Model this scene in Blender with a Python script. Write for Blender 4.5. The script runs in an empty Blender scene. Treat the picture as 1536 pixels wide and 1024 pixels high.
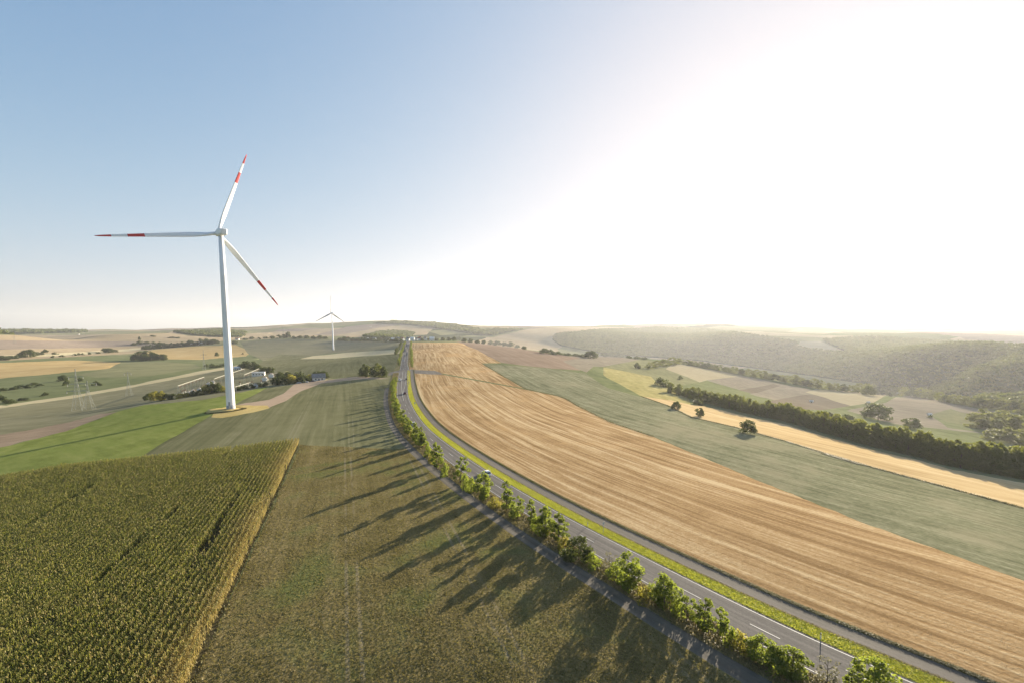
import bpy, math, random
import numpy as np
from mathutils import Vector, Matrix
from mathutils.geometry import delaunay_2d_cdt
PI = math.pi
rnd = random.Random(7)
rng = np.random.default_rng(7)
S = bpy.context.scene
COL = S.collection

# ------------------------------------------------------------------ camera
F = 640.0; HZ = 490.0; PIT = math.radians(5.0); CX = 768.0
CY = HZ + F * math.tan(PIT); H = 46.0
FW = np.array([0, math.cos(PIT), -math.sin(PIT)])
UP = np.array([0, math.sin(PIT), math.cos(PIT)])
RT = np.array([1.0, 0, 0])
cam = bpy.data.cameras.new('camera'); camo = bpy.data.objects.new('camera', cam); COL.objects.link(camo)
cam.sensor_width = 36; cam.lens = F / 1536 * 36; cam.shift_y = (CY - 512) / 1536
cam.clip_start = 0.5; cam.clip_end = 90000
camo.location = (0, 0, H); camo.rotation_euler = (PI / 2 - PIT, 0, 0)
S.camera = camo

def ray(px, py):
    px = np.asarray(px, float); py = np.asarray(py, float)
    return FW + RT * ((px - CX) / F)[..., None] - UP * ((py - CY) / F)[..., None]

# ------------------------------------------------------------------ terrain: heights through surveyed points
CP = []   # x, y, z
def cz(px, py, z):
    d = ray(px, py); t = (z - H) / d[2]; CP.append((d[0] * t, d[1] * t, z))
def cd(px, py, D):
    d = ray(px, py); t = D / math.hypot(d[0], d[1]); CP.append((d[0] * t, d[1] * t, H + d[2] * t))
for a in range(-65, 66, 26): CP.append((22 * math.sin(math.radians(a)), 22 * math.cos(math.radians(a)), 0.0))
for p in [(-200,1000,0),(300,1000,0),(768,1000,0),(1200,1000,0),(1650,1000,0.5),(500,800,0),(800,800,0),(1100,800,0.3),
          (1400,900,0.5),(100,850,-1.5),(0,760,-5),(0,692,-8.6),(-250,760,-11),(300,700,-1.5),(600,680,0),(700,620,0.2),(606,600,0),(604,570,1),
          (606,547,3),(609,530,7),(611,517,9),(500,620,-1),(347,613,-3),(450,600,-1.5),(240,600,-10),(100,640,-13),(0,640,-15),
          (-200,640,-20),(480,570,-4),(560,560,-1),(400,572,-9),(300,572,-16),(150,600,-20),(0,580,-24),(150,550,-25),(-200,560,-30),
          (300,550,-24),(420,545,-19),(500,524,-19),(560,530,-6),(150,520,-15),(0,520,-16),(300,516,-12),(400,508,-3),(-200,515,-15),
          (690,515,7),(640,520,8),(660,545,5),(723,544,4),(760,570,2),(800,526,2),(880,556,-3),(860,605,-1),(1000,650,-1),(1100,705,-1),(1536,870,0),
          (1300,785,-0.5),(1536,762,-7),(1180,661,-6),(1350,715,-6.5),(964,595,-6),(905,550,-9),(1010,590,-14),(1200,642,-17),(1370,682,-17),(1536,722,-16),
          (1110,590,-30),(1200,600,-50),(1300,600,-58),(1300,625,-52),(1450,640,-58),(1600,700,-40),(1200,568,-78),(1400,600,-73),(1100,556,-62),
          (1000,541,-40),(880,534,-20),(1200,560,-104),(1300,575,-104),(1400,585,-106),(1000,533,-85),(1100,545,-100),(1536,615,-100),(1700,640,-95),
          (950,500,0),(1200,512,-15),(1100,508,-10),(1300,512,-15),(1400,516,-20),(1536,522,-30),(1750,530,-30),(900,522,-60),(830,515,-40),(760,508,-18)]:
    cz(*p)
for p in [(0,504,2000),(150,503,2200),(300,500,2600),(-300,500,2500),(0,496,4500),(200,496,4500),(300,493,4500),(420,490.5,5000),
          (500,486.5,5200),(420,497,3000),(520,500,2600),(600,509,1300),(560,506,1900),(640,507,1500),(460,503,1800),
          (560,482.5,3600),(650,485,3600),(600,497,2600),(720,489,3800),(700,498,2500),(780,490.5,4200),(840,490,4300),(900,495,3000),(850,503,2400),
          (990,486,4300),(1060,485.5,4500),(1130,488,4400),(1200,491,4300),(1080,497,3200),(1250,500,3000),(1300,496,4300),(1450,501,3500),(1330,503,2500),(1536,506,2700),(1700,500,4000),
          (1536,475,13000),(1400,478,13000),(1250,484,13000),(1120,488,13000),(1700,474,13000),(900,492,11000),(700,493,11000),(400,495,11000),(0,495.5,11000),(-300,496,11000),
          (1536,488,7000),(1300,491,7000),(1000,493,7500),(560,494,7500),(200,496,7500),(-200,496,7000)]:
    cd(*p)
def cdz(px, D, z):
    d = ray(px, 500); t = D / math.hypot(d[0], d[1]); CP.append((d[0] * t, d[1] * t, z))
for p in [(1390,548,1480),(1450,559,1370),(1536,578,1230),(1640,600,1050)]: cd(*p)     # crest of the wooded spur
for a in range(-72, 73, 18):
    CP.append((32000 * math.sin(math.radians(a)), 32000 * math.cos(math.radians(a)), -160.0))
CP = np.array(CP)
def feat(x, y):
    r = np.hypot(x, y)
    return np.stack([np.arctan2(x, y) * 1.25, np.log(np.maximum(r, 8.0))], -1)
def tps(x, y):
    q = feat(x, y); out = np.zeros(len(q))
    for i in range(0, len(q), 40000):
        d2 = ((q[i:i+40000, None, :] - CF[None]) ** 2).sum(-1)
        k = 0.5 * d2 * np.log(d2 + 1e-12)
        out[i:i+40000] = k @ CW[:-3] + CW[-3] + q[i:i+40000] @ CW[-2:]
    return out
CF = feat(CP[:, 0], CP[:, 1]); n = len(CP)
d2 = ((CF[:, None] - CF[None]) ** 2).sum(-1)
A = np.zeros((n + 3, n + 3)); A[:n, :n] = 0.5 * d2 * np.log(d2 + 1e-12) + np.eye(n) * 2e-4
A[:n, n] = 1; A[:n, n+1:] = CF; A[n, :n] = 1; A[n+1:, :n] = CF.T
CW = np.linalg.solve(A, np.concatenate([CP[:, 2], [0, 0, 0]]))
TH = np.radians(np.linspace(-72, 72, 361)); LR = np.linspace(math.log(20), math.log(32000), 620)
gx = np.exp(LR)[None, :] * np.sin(TH)[:, None]; gy = np.exp(LR)[None, :] * np.cos(TH)[:, None]
GZ = tps(gx.ravel(), gy.ravel()).reshape(gx.shape)
# gentle rolling relief on top, fading out near the road and the camera
def relief(x, y):
    r = np.hypot(x, y); out = 0
    for k, (w, a) in enumerate([(900, 7), (420, 3.0), (170, 0.9)]):
        ph = k * 1.7
        out = out + a * (np.sin(x / w * 6.28 + ph + 1.3 * np.sin(y / w * 4.1 + ph)) * np.cos(y / w * 5.3 - ph + 1.1 * np.sin(x / w * 3.3)))
    return out * np.clip((r - 1300) / 1800, 0, 1) * np.clip((14000 - r) / 5000, 0, 1)
GZ = GZ + relief(gx.ravel(), gy.ravel()).reshape(gx.shape)
def zat(x, y):
    x = np.asarray(x, float); y = np.asarray(y, float)
    th = np.arctan2(x, y); r = np.maximum(np.hypot(x, y), 20.0)
    fade = np.clip((PI - np.abs(th)) / (PI - math.radians(72)), 0, 1); fade = fade * fade * (3 - 2 * fade)
    u = (np.clip(th, TH[0], TH[-1]) - TH[0]) / (TH[1] - TH[0]); v = (np.clip(np.log(r), LR[0], LR[-1]) - LR[0]) / (LR[1] - LR[0])
    i = np.clip(u.astype(int), 0, len(TH) - 2); j = np.clip(v.astype(int), 0, len(LR) - 2); fu = u - i; fv = v - j
    z = (GZ[i, j] * (1 - fu) + GZ[i + 1, j] * fu) * (1 - fv) + (GZ[i, j + 1] * (1 - fu) + GZ[i + 1, j + 1] * fu) * fv
    return z * fade
def hit(px, py):
    """where the sight line through a point of the survey picture meets the terrain"""
    px = np.atleast_1d(np.asarray(px, float)); py = np.atleast_1d(np.asarray(py, float))
    d = ray(px, py); h = np.hypot(d[:, 0], d[:, 1]); sx = d[:, 0] / h; sy = d[:, 1] / h; sl = d[:, 2] / h
    R = np.exp(np.linspace(math.log(21), math.log(16500), 700))
    g = zat(sx[:, None] * R, sy[:, None] * R) - (H + sl[:, None] * R)
    first = np.argmax(g > 0, axis=1); ok = g[np.arange(len(px)), first] > 0
    first = np.where(ok, np.maximum(first, 1), len(R) - 1)
    a = R[first - 1]; b = R[first]
    for _ in range(24):
        m = (a + b) / 2; up = zat(sx * m, sy * m) - (H + sl * m) > 0
        b = np.where(up, m, b); a = np.where(up, a, m)
    return np.stack([sx * b, sy * b], -1)
def at(px, py):
    p = hit(px, py)[0]; return float(p[0]), float(p[1]), float(zat(p[0], p[1]))
def dense(pts, step=7.0, closed=True):
    out = []; m = len(pts)
    for i in range(m if closed else m - 1):
        a = pts[i]; b = pts[(i + 1) % m]; k = max(1, int(math.hypot(b[0]-a[0], b[1]-a[1]) / step))
        out += [(a[0] + (b[0]-a[0]) * t / k, a[1] + (b[1]-a[1]) * t / k) for t in range(k)]
    if not closed: out.append(pts[-1])
    return out

# ------------------------------------------------------------------ the road's centre line
RP = [(611,516.5),(609.3,525),(608,533),(606,547),(603.8,563),(602.8,578),(604.5,598),(610,612),(617,626),(629,642.5),(641,654),(670,677),
      (715,709.3),(744.5,728),(786,753.6),(840,786),(898,817),(974,858),(1067,906),(1207,978),(1300,1024),(1420,1080),(1600,1160)]
q = hit([p[0] for p in RP], [p[1] for p in RP])
far = q[0] + (q[0] - q[2]) / np.linalg.norm(q[0] - q[2]) * 260
q = np.vstack([far, q])
def catmull(P, step):
    out = []
    for i in range(len(P) - 1):
        p0 = P[max(i-1, 0)]; p1 = P[i]; p2 = P[i+1]; p3 = P[min(i+2, len(P)-1)]
        k = max(2, int(np.linalg.norm(p2 - p1) / step))
        for t in np.arange(k) / k:
            out.append(0.5 * (2*p1 + (p2-p0)*t + (2*p0-5*p1+4*p2-p3)*t*t + (3*p1-p0-3*p2+p3)*t**3))
    out.append(P[-1]); return np.array(out)
RC = catmull(q, 2.0)
def smooth(P, k):
    Q = np.pad(P, ((k, k), (0, 0)), mode='reflect', reflect_type='odd'); w = np.ones(2*k+1) / (2*k+1)
    return np.stack([np.convolve(Q[:, i], w, 'valid') for i in (0, 1)], -1)
RC = smooth(smooth(RC, 9), 5)[::-1]          # from the near end to the far end
seg = np.linalg.norm(np.diff(RC, axis=0), axis=1); RS = np.concatenate([[0], np.cumsum(seg)])
SS = np.arange(0, RS[-1], 2.0); RC = np.stack([np.interp(SS, RS, RC[:, i]) for i in (0, 1)], -1); RS = SS
tg = np.gradient(RC, axis=0); tg /= np.linalg.norm(tg, axis=1)[:, None]
NR = np.stack([tg[:, 1], -tg[:, 0]], -1)     # to the right of the way ahead
def roadpt(s, o):
    return np.stack([np.interp(s, RS, RC[:, i]) + np.interp(s, RS, NR[:, i]) * o for i in (0, 1)], -1)
def road_coords(x, y, C=None):
    P = np.stack([x, y], -1); ds = np.zeros(len(P)); dr = np.zeros(len(P)); sub = RC[::3]; sn = NR[::3]; st = tg[::3]; ss = RS[::3]
    for i in range(0, len(P), 20000):
        q = P[i:i+20000]; d = ((q[:, None] - sub[None]) ** 2).sum(-1); j = d.argmin(1); v = q - sub[j]
        dr[i:i+20000] = (v * sn[j]).sum(-1); ds[i:i+20000] = ss[j] + (v * st[j]).sum(-1)
    return dr, ds

# ------------------------------------------------------------------ node helpers
def hexa(r, g, b): return (r, g, b, 1)
class NT:
    def __init__(s, name):
        s.m = bpy.data.materials.new(name); s.m.use_nodes = True; s.t = s.m.node_tree; s.t.nodes.clear()
        s.out = s.n('ShaderNodeOutputMaterial')
    def n(s, typ, **k):
        nd = s.t.nodes.new(typ)
        for a, v in k.items():
            if a.startswith('i_'): nd.inputs[a[2:].replace('_', ' ')].default_value = v
            else: setattr(nd, a, v)
        return nd
    def l(s, a, b): s.t.links.new(a, b)
    def math(s, op, a, b=None, c=None):
        nd = s.n('ShaderNodeMath', operation=op)
        for i, v in enumerate((a, b, c)):
            if v is None: continue
            if isinstance(v, (int, float)): nd.inputs[i].default_value = v
            else: s.l(v, nd.inputs[i])
        return nd.outputs[0]
    def noise(s, vec, scale, detail=4, rough=0.6, dist=0.0):
        nd = s.n('ShaderNodeTexNoise'); nd.inputs['Scale'].default_value = scale; nd.inputs['Detail'].default_value = detail
        nd.inputs['Roughness'].default_value = rough; nd.inputs['Distortion'].default_value = dist; s.l(vec, nd.inputs['Vector']); return nd.outputs['Fac']
    def mapping(s, vec, rot=0, scale=(1, 1, 1)):
        nd = s.n('ShaderNodeMapping'); nd.inputs['Rotation'].default_value = (0, 0, rot); nd.inputs['Scale'].default_value = scale; s.l(vec, nd.inputs['Vector']); return nd.outputs[0]
    def ramp(s, fac, stops, interp='LINEAR'):
        nd = s.n('ShaderNodeValToRGB'); nd.color_ramp.interpolation = interp; e = nd.color_ramp.elements
        while len(e) < len(stops): e.new(0.5)
        for x, (p, c) in zip(e, stops): x.position = p; x.color = (*c, 1) if len(c) == 3 else c
        s.l(fac, nd.inputs[0]); return nd.outputs[0]
    def mix(s, fac, a, b, mode='MIX'):
        nd = s.n('ShaderNodeMix', data_type='RGBA', blend_type=mode)
        for sock, v in ((nd.inputs[0], fac), (nd.inputs[6], a), (nd.inputs[7], b)):
            if isinstance(v, (int, float)): sock.default_value = v
            elif isinstance(v, tuple): sock.default_value = (*v, 1) if len(v) == 3 else v
            else: s.l(v, sock)
        return nd.outputs[2]
    def done(s, color, rough=0.9, spec=0.15, bump=None, bdist=0.1, bstr=1.0, metal=0.0):
        p = s.n('ShaderNodeBsdfPrincipled'); p.inputs['Roughness'].default_value = rough
        p.inputs['Specular IOR Level'].default_value = spec; p.inputs['Metallic'].default_value = metal
        if isinstance(color, tuple): p.inputs['Base Color'].default_value = (*color, 1)
        else: s.l(color, p.inputs['Base Color'])
        if bump is not None:
            b = s.n('ShaderNodeBump'); b.inputs['Distance'].default_value = bdist; b.inputs['Strength'].default_value = bstr
            s.l(bump, b.inputs['Height']); s.l(b.outputs[0], p.inputs['Normal'])
        s.l(p.outputs[0], s.out.inputs['Surface']); return s.m

def field_mat(name, dark, mid, light, patch=None, rot=None, sw=6.0, ks=0.5, km=0.4, kf=0.35, tram=None, tramcol=None, big=60.0, fine=1.6, bump=0.12, swirl=0.0, thr=0.58, along=0.03):
    """soil or crop: streaks along the working direction (rot, or the road when None), mottling, fine grain, optional wheel tracks"""
    t = NT(name); geo = t.n('ShaderNodeNewGeometry').outputs['Position']
    if rot is None: base = t.n('ShaderNodeAttribute', attribute_name='rd').outputs['Vector']
    else: base = t.mapping(geo, rot)
    if swirl:
        w = t.n('ShaderNodeTexNoise'); w.inputs['Scale'].default_value = 0.012; w.inputs['Detail'].default_value = 2; t.l(geo, w.inputs['Vector'])
        sc = t.n('ShaderNodeVectorMath', operation='SCALE'); sc.inputs['Scale'].default_value = swirl; t.l(w.outputs['Color'], sc.inputs[0])
        ad = t.n('ShaderNodeVectorMath', operation='ADD'); t.l(base, ad.inputs[0]); t.l(sc.outputs[0], ad.inputs[1]); base = ad.outputs[0]
    st1 = t.noise(t.mapping(base, 0, (1 / sw, along / sw, 1)), 1.0, 3, 0.55)
    st2 = t.noise(t.mapping(base, 0, (3.1 / sw, along * .6, 1)), 1.0, 2, 0.6)
    mott = t.noise(geo, 1 / 9.0, 5, 0.62); grain = t.noise(geo, fine, 4, 0.7); bigp = t.noise(geo, 1 / big, 4, 0.55, 0.6)
    def sg(x, k): return t.math('MULTIPLY', t.math('SUBTRACT', x, 0.5), 2 * k)
    f = t.math('ADD', t.math('ADD', sg(st1, ks), sg(st2, ks * 0.7)), t.math('ADD', sg(mott, km), sg(grain, kf)))
    f = t.math('ADD', t.math('ADD', f, 0.5), sg(bigp, 0.35))
    col = t.ramp(f, [(0.1, dark), (0.5, mid), (0.9, light)])
    if patch is not None:
        pm = t.ramp(t.math('ADD', bigp, t.math('MULTIPLY', t.math('SUBTRACT', mott, 0.5), 0.5)), [(thr - 0.06, (0, 0, 0)), (thr + 0.1, (1, 1, 1))])
        col = t.mix(t.math('MULTIPLY', pm, 0.75), col, patch)
    if tram:
        sx = t.n('ShaderNodeSeparateXYZ'); t.l(base, sx.inputs[0]); period, wd, gap = tram
        w1 = t.math('PINGPONG', t.math('ADD', sx.outputs[0], 1000.0 * period), period / 2)
        dline = t.math('ABSOLUTE', t.math('SUBTRACT', w1, gap))
        line = t.ramp(t.math('ADD', dline, t.math('MULTIPLY', t.math('SUBTRACT', grain, 0.5), 0.35)), [(wd * 0.5, (1, 1, 1)), (min(1, wd * 1.1), (0, 0, 0))])
        brk = t.ramp(t.math('ADD', mott, t.math('MULTIPLY', t.math('SUBTRACT', bigp, 0.5), 1.2)), [(0.38, (0, 0, 0)), (0.62, (1, 1, 1))])
        col = t.mix(t.math('MULTIPLY', t.math('MULTIPLY', line, brk), 0.75), col, tramcol)
    h = t.math('ADD', t.math('MULTIPLY', grain, 0.7), t.math('MULTIPLY', st2, 0.3))
    return t.done(col, 0.95, 0.0, h, bump, 1.0)

def leaf_mat(name, stops, trans=0.45, tcol=(0.30, 0.36, 0.05), nk=1.0, nscale=0.35):
    t = NT(name); geo = t.n('ShaderNodeNewGeometry'); oi = t.n('ShaderNodeObjectInfo')
    nz = t.noise(t.n('ShaderNodeTexCoord').outputs['Object'], nscale, 2, 0.5)
    f = t.math('ADD', t.math('MULTIPLY', geo.outputs['Random Per Island'], 0.5), t.math('MULTIPLY', t.math('SUBTRACT', nz, 0.25), nk))
    f = t.math('ADD', f, t.math('MULTIPLY', t.math('SUBTRACT', oi.outputs['Random'], 0.5), 0.35))
    col = t.ramp(f, stops)
    a = t.n('ShaderNodeBsdfPrincipled'); a.inputs['Roughness'].default_value = 0.6; a.inputs['Specular IOR Level'].default_value = 0.2; t.l(col, a.inputs['Base Color'])
    a.inputs['Specular IOR Level'].default_value = 0.08 if name.startswith('woodland') else 0.2; b = t.n('ShaderNodeBsdfTranslucent'); t.l(t.mix(0.6, col, tcol), b.inputs['Color'])
    mx = t.n('ShaderNodeMixShader'); mx.inputs[0].default_value = trans
    t.l(a.outputs[0], mx.inputs[1]); t.l(b.outputs[0], mx.inputs[2]); t.l(mx.outputs[0], t.out.inputs['Surface']); return t.m

def plain(name, col, rough=0.6, spec=0.3, metal=0.0, vary=0.0, scale=3.0):
    t = NT(name)
    if vary:
        nz = t.noise(t.n('ShaderNodeTexCoord').outputs['Object'], scale, 4, 0.6)
        c = t.ramp(nz, [(0.3, tuple(v * (1 - vary) for v in col)), (0.7, tuple(min(1, v * (1 + vary * 0.5)) for v in col))])
    else: c = col
    return t.done(c, rough, spec, metal=metal)

# ------------------------------------------------------------------ object helpers
def mesh_np(name, V, FQ, mats=(), mi=None, parent=None, smooth=False):
    """FQ: int array (n,3) or (n,4)"""
    V = np.asarray(V, np.float32); FQ = np.asarray(FQ, np.int32); me = bpy.data.meshes.new(name); k = FQ.shape[1]
    me.vertices.add(len(V)); me.vertices.foreach_set('co', V.ravel())
    me.loops.add(FQ.size); me.loops.foreach_set('vertex_index', FQ.ravel())
    me.polygons.add(len(FQ)); me.polygons.foreach_set('loop_start', np.arange(0, FQ.size, k, dtype=np.int32))
    for m in mats: me.materials.append(m)
    if mi is not None: me.polygons.foreach_set('material_index', np.asarray(mi, np.int32))
    if smooth: me.polygons.foreach_set('use_smooth', np.ones(len(FQ), bool))
    me.update(calc_edges=True); me.validate()
    o = bpy.data.objects.new(name, me); COL.objects.link(o)
    if parent: o.parent = parent
    return o
class MB:
    """collects boxes, tubes and lofts with a material slot each, builds ONE mesh object"""
    def __init__(s): s.v = []; s.f = []; s.m = []; s.k = 0
    def add(s, V, Fs, mi=0):
        o = len(s.v); s.v += [tuple(map(float, p)) for p in V]; s.f += [tuple(i + o for i in f) for f in Fs]; s.m += [mi] * len(Fs)
    def box(s, c, d, mi=0, rz=0, taper=1.0):
        x, y, z = d[0]/2, d[1]/2, d[2]/2; ca, sa = math.cos(rz), math.sin(rz); V = []
        for zz, k in ((-z, 1), (z, taper)):
            for sx, sy in ((-1,-1),(1,-1),(1,1),(-1,1)):
                a, b = sx*x*k, sy*y*k; V.append((c[0]+a*ca-b*sa, c[1]+a*sa+b*ca, c[2]+zz))
        s.add(V, [(3,2,1,0),(4,5,6,7),(0,1,5,4),(1,2,6,5),(2,3,7,6),(3,0,4,7)], mi)
    def tube(s, pts, rad, n=6, mi=0, cap=True):
        pts = [Vector(p) for p in pts]; rings = []
        if not hasattr(rad, '__len__'): rad = [rad] * len(pts)
        for i, p in enumerate(pts):
            d = (pts[min(i+1, len(pts)-1)] - pts[max(i-1, 0)]).normalized()
            a = d.cross(Vector((0, 0, 1)) if abs(d.z) < 0.95 else Vector((1, 0, 0))).normalized(); b = d.cross(a)
            rings.append([p + (a * math.cos(2*PI*j/n) + b * math.sin(2*PI*j/n)) * rad[i] for j in range(n)])
        V = [v for r in rings for v in r]; Fs = []
        for i in range(len(pts)-1):
            for j in range(n): Fs.append((i*n+j, i*n+(j+1)%n, (i+1)*n+(j+1)%n, (i+1)*n+j))
        if cap: Fs += [tuple(range(n))[::-1], tuple((len(pts)-1)*n + j for j in range(n))]
        s.add(V, Fs, mi)
    def loft(s, rings, mi=0, cap=True, mis=None):
        n = len(rings[0]); V = [v for r in rings for v in r]
        for i in range(len(rings)-1):
            o = [(i*n+j, i*n+(j+1)%n, (i+1)*n+(j+1)%n, (i+1)*n+j) for j in range(n)]
            if i == 0: Fs = o; M = [mis[i] if mis else mi] * n
            else: Fs += o; M += [mis[i] if mis else mi] * n
        if cap:
            Fs += [tuple(range(n))[::-1], tuple((len(rings)-1)*n + j for j in range(n))]; M += [M[0], M[-1]]
        k = len(s.v); s.add(V, Fs, mi); s.m[-len(Fs):] = M
    def build(s, name, mats, parent=None, smooth=False, bevel=0):
        me = bpy.data.meshes.new(name); me.from_pydata(s.v, [], s.f)
        for m in (mats if isinstance(mats, (list, tuple)) else [mats]): me.materials.append(m)
        for p, mi in zip(me.polygons, s.m): p.material_index = mi; p.use_smooth = smooth
        me.update(); o = bpy.data.objects.new(name, me); COL.objects.link(o)
        if parent: o.parent = parent
        if bevel:
            b = o.modifiers.new('bevel', 'BEVEL'); b.width = bevel; b.segments = 2; b.limit_method = 'ANGLE'
        return o
def tag(o, label, cat, group=None, kind=None):
    o['label'] = label; o['category'] = cat
    if group: o['group'] = group
    if kind: o['kind'] = kind
    return o
def empty(name, loc, rz=0):
    o = bpy.data.objects.new(name, None); COL.objects.link(o); o.location = loc; o.rotation_euler = (0, 0, rz); o.empty_display_size = 0.5; return o
def dup(o, parent=None):
    c = o.copy(); COL.objects.link(c)
    if parent: c.parent = parent
    for ch in KIDS.get(o.name, []) or list(o.children): dup(ch, c)
    return c
KIDS = {}
def struct(o): o['kind'] = 'structure'; return o
def ordinal(k):
    w = ['', 'first','second','third','fourth','fifth','sixth','seventh','eighth','ninth','tenth','eleventh','twelfth','thirteenth','fourteenth','fifteenth','sixteenth','seventeenth','eighteenth','nineteenth','twentieth']
    t = ['', '', 'twenty', 'thirty', 'forty', 'fifty', 'sixty', 'seventy']
    if k <= 20: return w[k]
    return t[k // 10] + ('-' + w[k % 10] if k % 10 else 'th') if k % 10 else t[k // 10][:-1] + 'ieth'
# ------------------------------------------------------------------ light, sky, air
sd = ray(1260, 315); sd = sd / np.linalg.norm(sd)
SUN_AZ = math.atan2(sd[0], sd[1]); SUN_EL = math.asin(sd[2])
sun = bpy.data.lights.new('sun', 'SUN'); suno = bpy.data.objects.new('sun', sun); COL.objects.link(suno)
sun.energy = 5.0; sun.angle = math.radians(0.6); sun.color = (1.0, 0.88, 0.70)
suno.rotation_euler = Vector((-sd[0], -sd[1], -sd[2])).to_track_quat('-Z', 'Y').to_euler()
W = bpy.data.worlds.new('World'); S.world = W; W.use_nodes = True; wt = W.node_tree
sky = wt.nodes.new('ShaderNodeTexSky'); sky.sky_type = 'NISHITA'; sky.sun_disc = False
sky.sun_elevation = SUN_EL; sky.sun_rotation = SUN_AZ; sky.air_density = 0.8; sky.dust_density = 1.6; sky.ozone_density = 3.0; sky.altitude = 300
def vmath(op, *ins):
    nd = wt.nodes.new('ShaderNodeVectorMath'); nd.operation = op
    for i, v in enumerate(ins):
        if isinstance(v, (int, float)): nd.inputs[i].default_value = (v, v, v)
        else: wt.links.new(v, nd.inputs[i])
    return nd.outputs[0]
gm = wt.nodes.new('ShaderNodeGamma'); gm.inputs[1].default_value = 1.4; wt.links.new(sky.outputs[0], gm.inputs[0])
shoulder = vmath('DIVIDE', gm.outputs[0], vmath('ADD', gm.outputs[0], 1.4))          # soft shoulder, as a sensor sees the glare round the sun
tint = vmath('MULTIPLY', vmath('MULTIPLY', shoulder, 1.74), 1.0); tint.node.inputs[1].default_value = (1.02, .968, 1.0)
wt.links.new(tint, wt.nodes['Background'].inputs[0]); wt.nodes['Background'].inputs[1].default_value = 0.14
S.view_settings.view_transform = 'Standard'; S.view_settings.look = 'None'; S.view_settings.exposure = 1.9; S.view_settings.gamma = 1.0
hz = MB(); hz.box((0, 0, 110), (36000, 36000, 820))
t = NT('air'); pv = t.n('ShaderNodeVolumePrincipled'); pv.inputs['Color'].default_value = (0.73, 0.745, 0.78, 1)
pv.inputs['Density'].default_value = 0.000072; pv.inputs['Anisotropy'].default_value = 0.42; t.l(pv.outputs[0], t.out.inputs['Volume'])
hazeo = hz.build('haze', t.m); hazeo['kind'] = 'stuff'; hazeo['label'] = 'pale evening haze lying over the whole valley'
S.cycles.volume_bounces = 1; S.cycles.max_bounces = 6; S.cycles.transparent_max_bounces = 8; S.cycles.use_denoising = True

# ------------------------------------------------------------------ ground cover materials
M = {}
M['pasture'] = field_mat('meadow_ground', (0.085,0.10,0.045), (0.15,0.165,0.075), (0.22,0.215,0.11), rot=0.9, sw=14, ks=.25, km=.35, kf=.25)
M['far_tan'] = field_mat('far_stubble', (0.26,0.20,0.12), (0.34,0.265,0.165), (0.40,0.32,0.21), rot=1.1, sw=22, ks=.4, km=.25, kf=.1, fine=.3)
M['far_grey'] = field_mat('far_bare_soil', (0.19,0.15,0.115), (0.245,0.195,0.15), (0.30,0.245,0.19), rot=0.6, sw=22, ks=.4, km=.25, kf=.1, fine=.3)
M['far_olive'] = field_mat('far_grass', (0.13,0.135,0.07), (0.19,0.185,0.095), (0.25,0.235,0.12), rot=0.8, sw=24, ks=.35, km=.3, kf=.1, fine=.3)
M['golden'] = field_mat('golden_stubble', (0.36,0.245,0.10), (0.46,0.325,0.145), (0.53,0.40,0.20), rot=1.25, sw=12, ks=.45, km=.25, kf=.2, fine=.6)
M['stubble'] = field_mat('straw_stubble', (0.25,0.155,0.07), (0.395,0.262,0.128), (0.56,0.42,0.24), patch=(0.45,0.275,0.115), sw=2.5, ks=.9, km=.25, kf=.45, tram=(27,0.32,1.0), tramcol=(0.22,0.14,0.07), big=60, fine=1.5, bump=.14, swirl=5, thr=.62, along=.022)
M['sage'] = field_mat('sage_green_crop', (0.115,0.115,0.064), (0.185,0.183,0.107), (0.275,0.262,0.165), patch=(0.25,0.225,0.14), sw=2.6, ks=.65, km=.4, kf=.6, tram=(30,0.3,1.0), tramcol=(0.12,0.12,0.07), swirl=5, fine=.8, bump=.16)
M['tilled'] = field_mat('tilled_brown_soil', (0.18,0.13,0.09), (0.235,0.172,0.122), (0.295,0.225,0.165), sw=8, ks=.4, km=.25, kf=.2)
M['yellow'] = field_mat('yellow_green_meadow', (0.22,0.195,0.08), (0.31,0.27,0.112), (0.40,0.345,0.16), rot=0.55, sw=9, ks=.35, km=.45, kf=.25)
M['orange'] = field_mat('orange_stubble', (0.37,0.26,0.125), (0.48,0.35,0.18), (0.57,0.445,0.26), sw=7, ks=.7, km=.25, kf=.2)
M['greygreen'] = field_mat('grey_green_crop', (0.105,0.105,0.05), (0.155,0.15,0.075), (0.215,0.20,0.11), rot=math.radians(-21), sw=5, ks=.5, km=.3, kf=.4, tram=(24,0.35,0.9), tramcol=(0.22,0.20,0.12), fine=1.6)
M['fore'] = field_mat('rough_green_stubble', (0.085,0.07,0.026), (0.165,0.132,0.054), (0.27,0.21,0.098), patch=(0.095,0.12,0.034), rot=math.radians(-21.5), sw=4, ks=.35, km=.5, kf=.75, tram=(21,0.36,0.95), tramcol=(0.25,0.205,0.125), big=22, fine=2.2, bump=.15)
M['green'] = field_mat('bright_green_clover', (0.14,0.165,0.04), (0.205,0.23,0.058), (0.28,0.285,0.09), patch=(0.17,0.215,0.045), rot=-1.0, sw=8, ks=.4, km=.5, kf=.35, big=40)
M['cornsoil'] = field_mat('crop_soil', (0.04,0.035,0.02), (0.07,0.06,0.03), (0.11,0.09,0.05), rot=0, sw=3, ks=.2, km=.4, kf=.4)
M['brown'] = field_mat('reddish_soil', (0.20,0.15,0.10), (0.27,0.20,0.135), (0.33,0.25,0.17), rot=1.2, sw=5, ks=.5, km=.3, kf=.3)
M['track'] = field_mat('dry_track', (0.36,0.30,0.17), (0.44,0.37,0.22), (0.50,0.43,0.27), rot=1.2, sw=2, ks=.3, km=.4, kf=.3)
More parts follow.
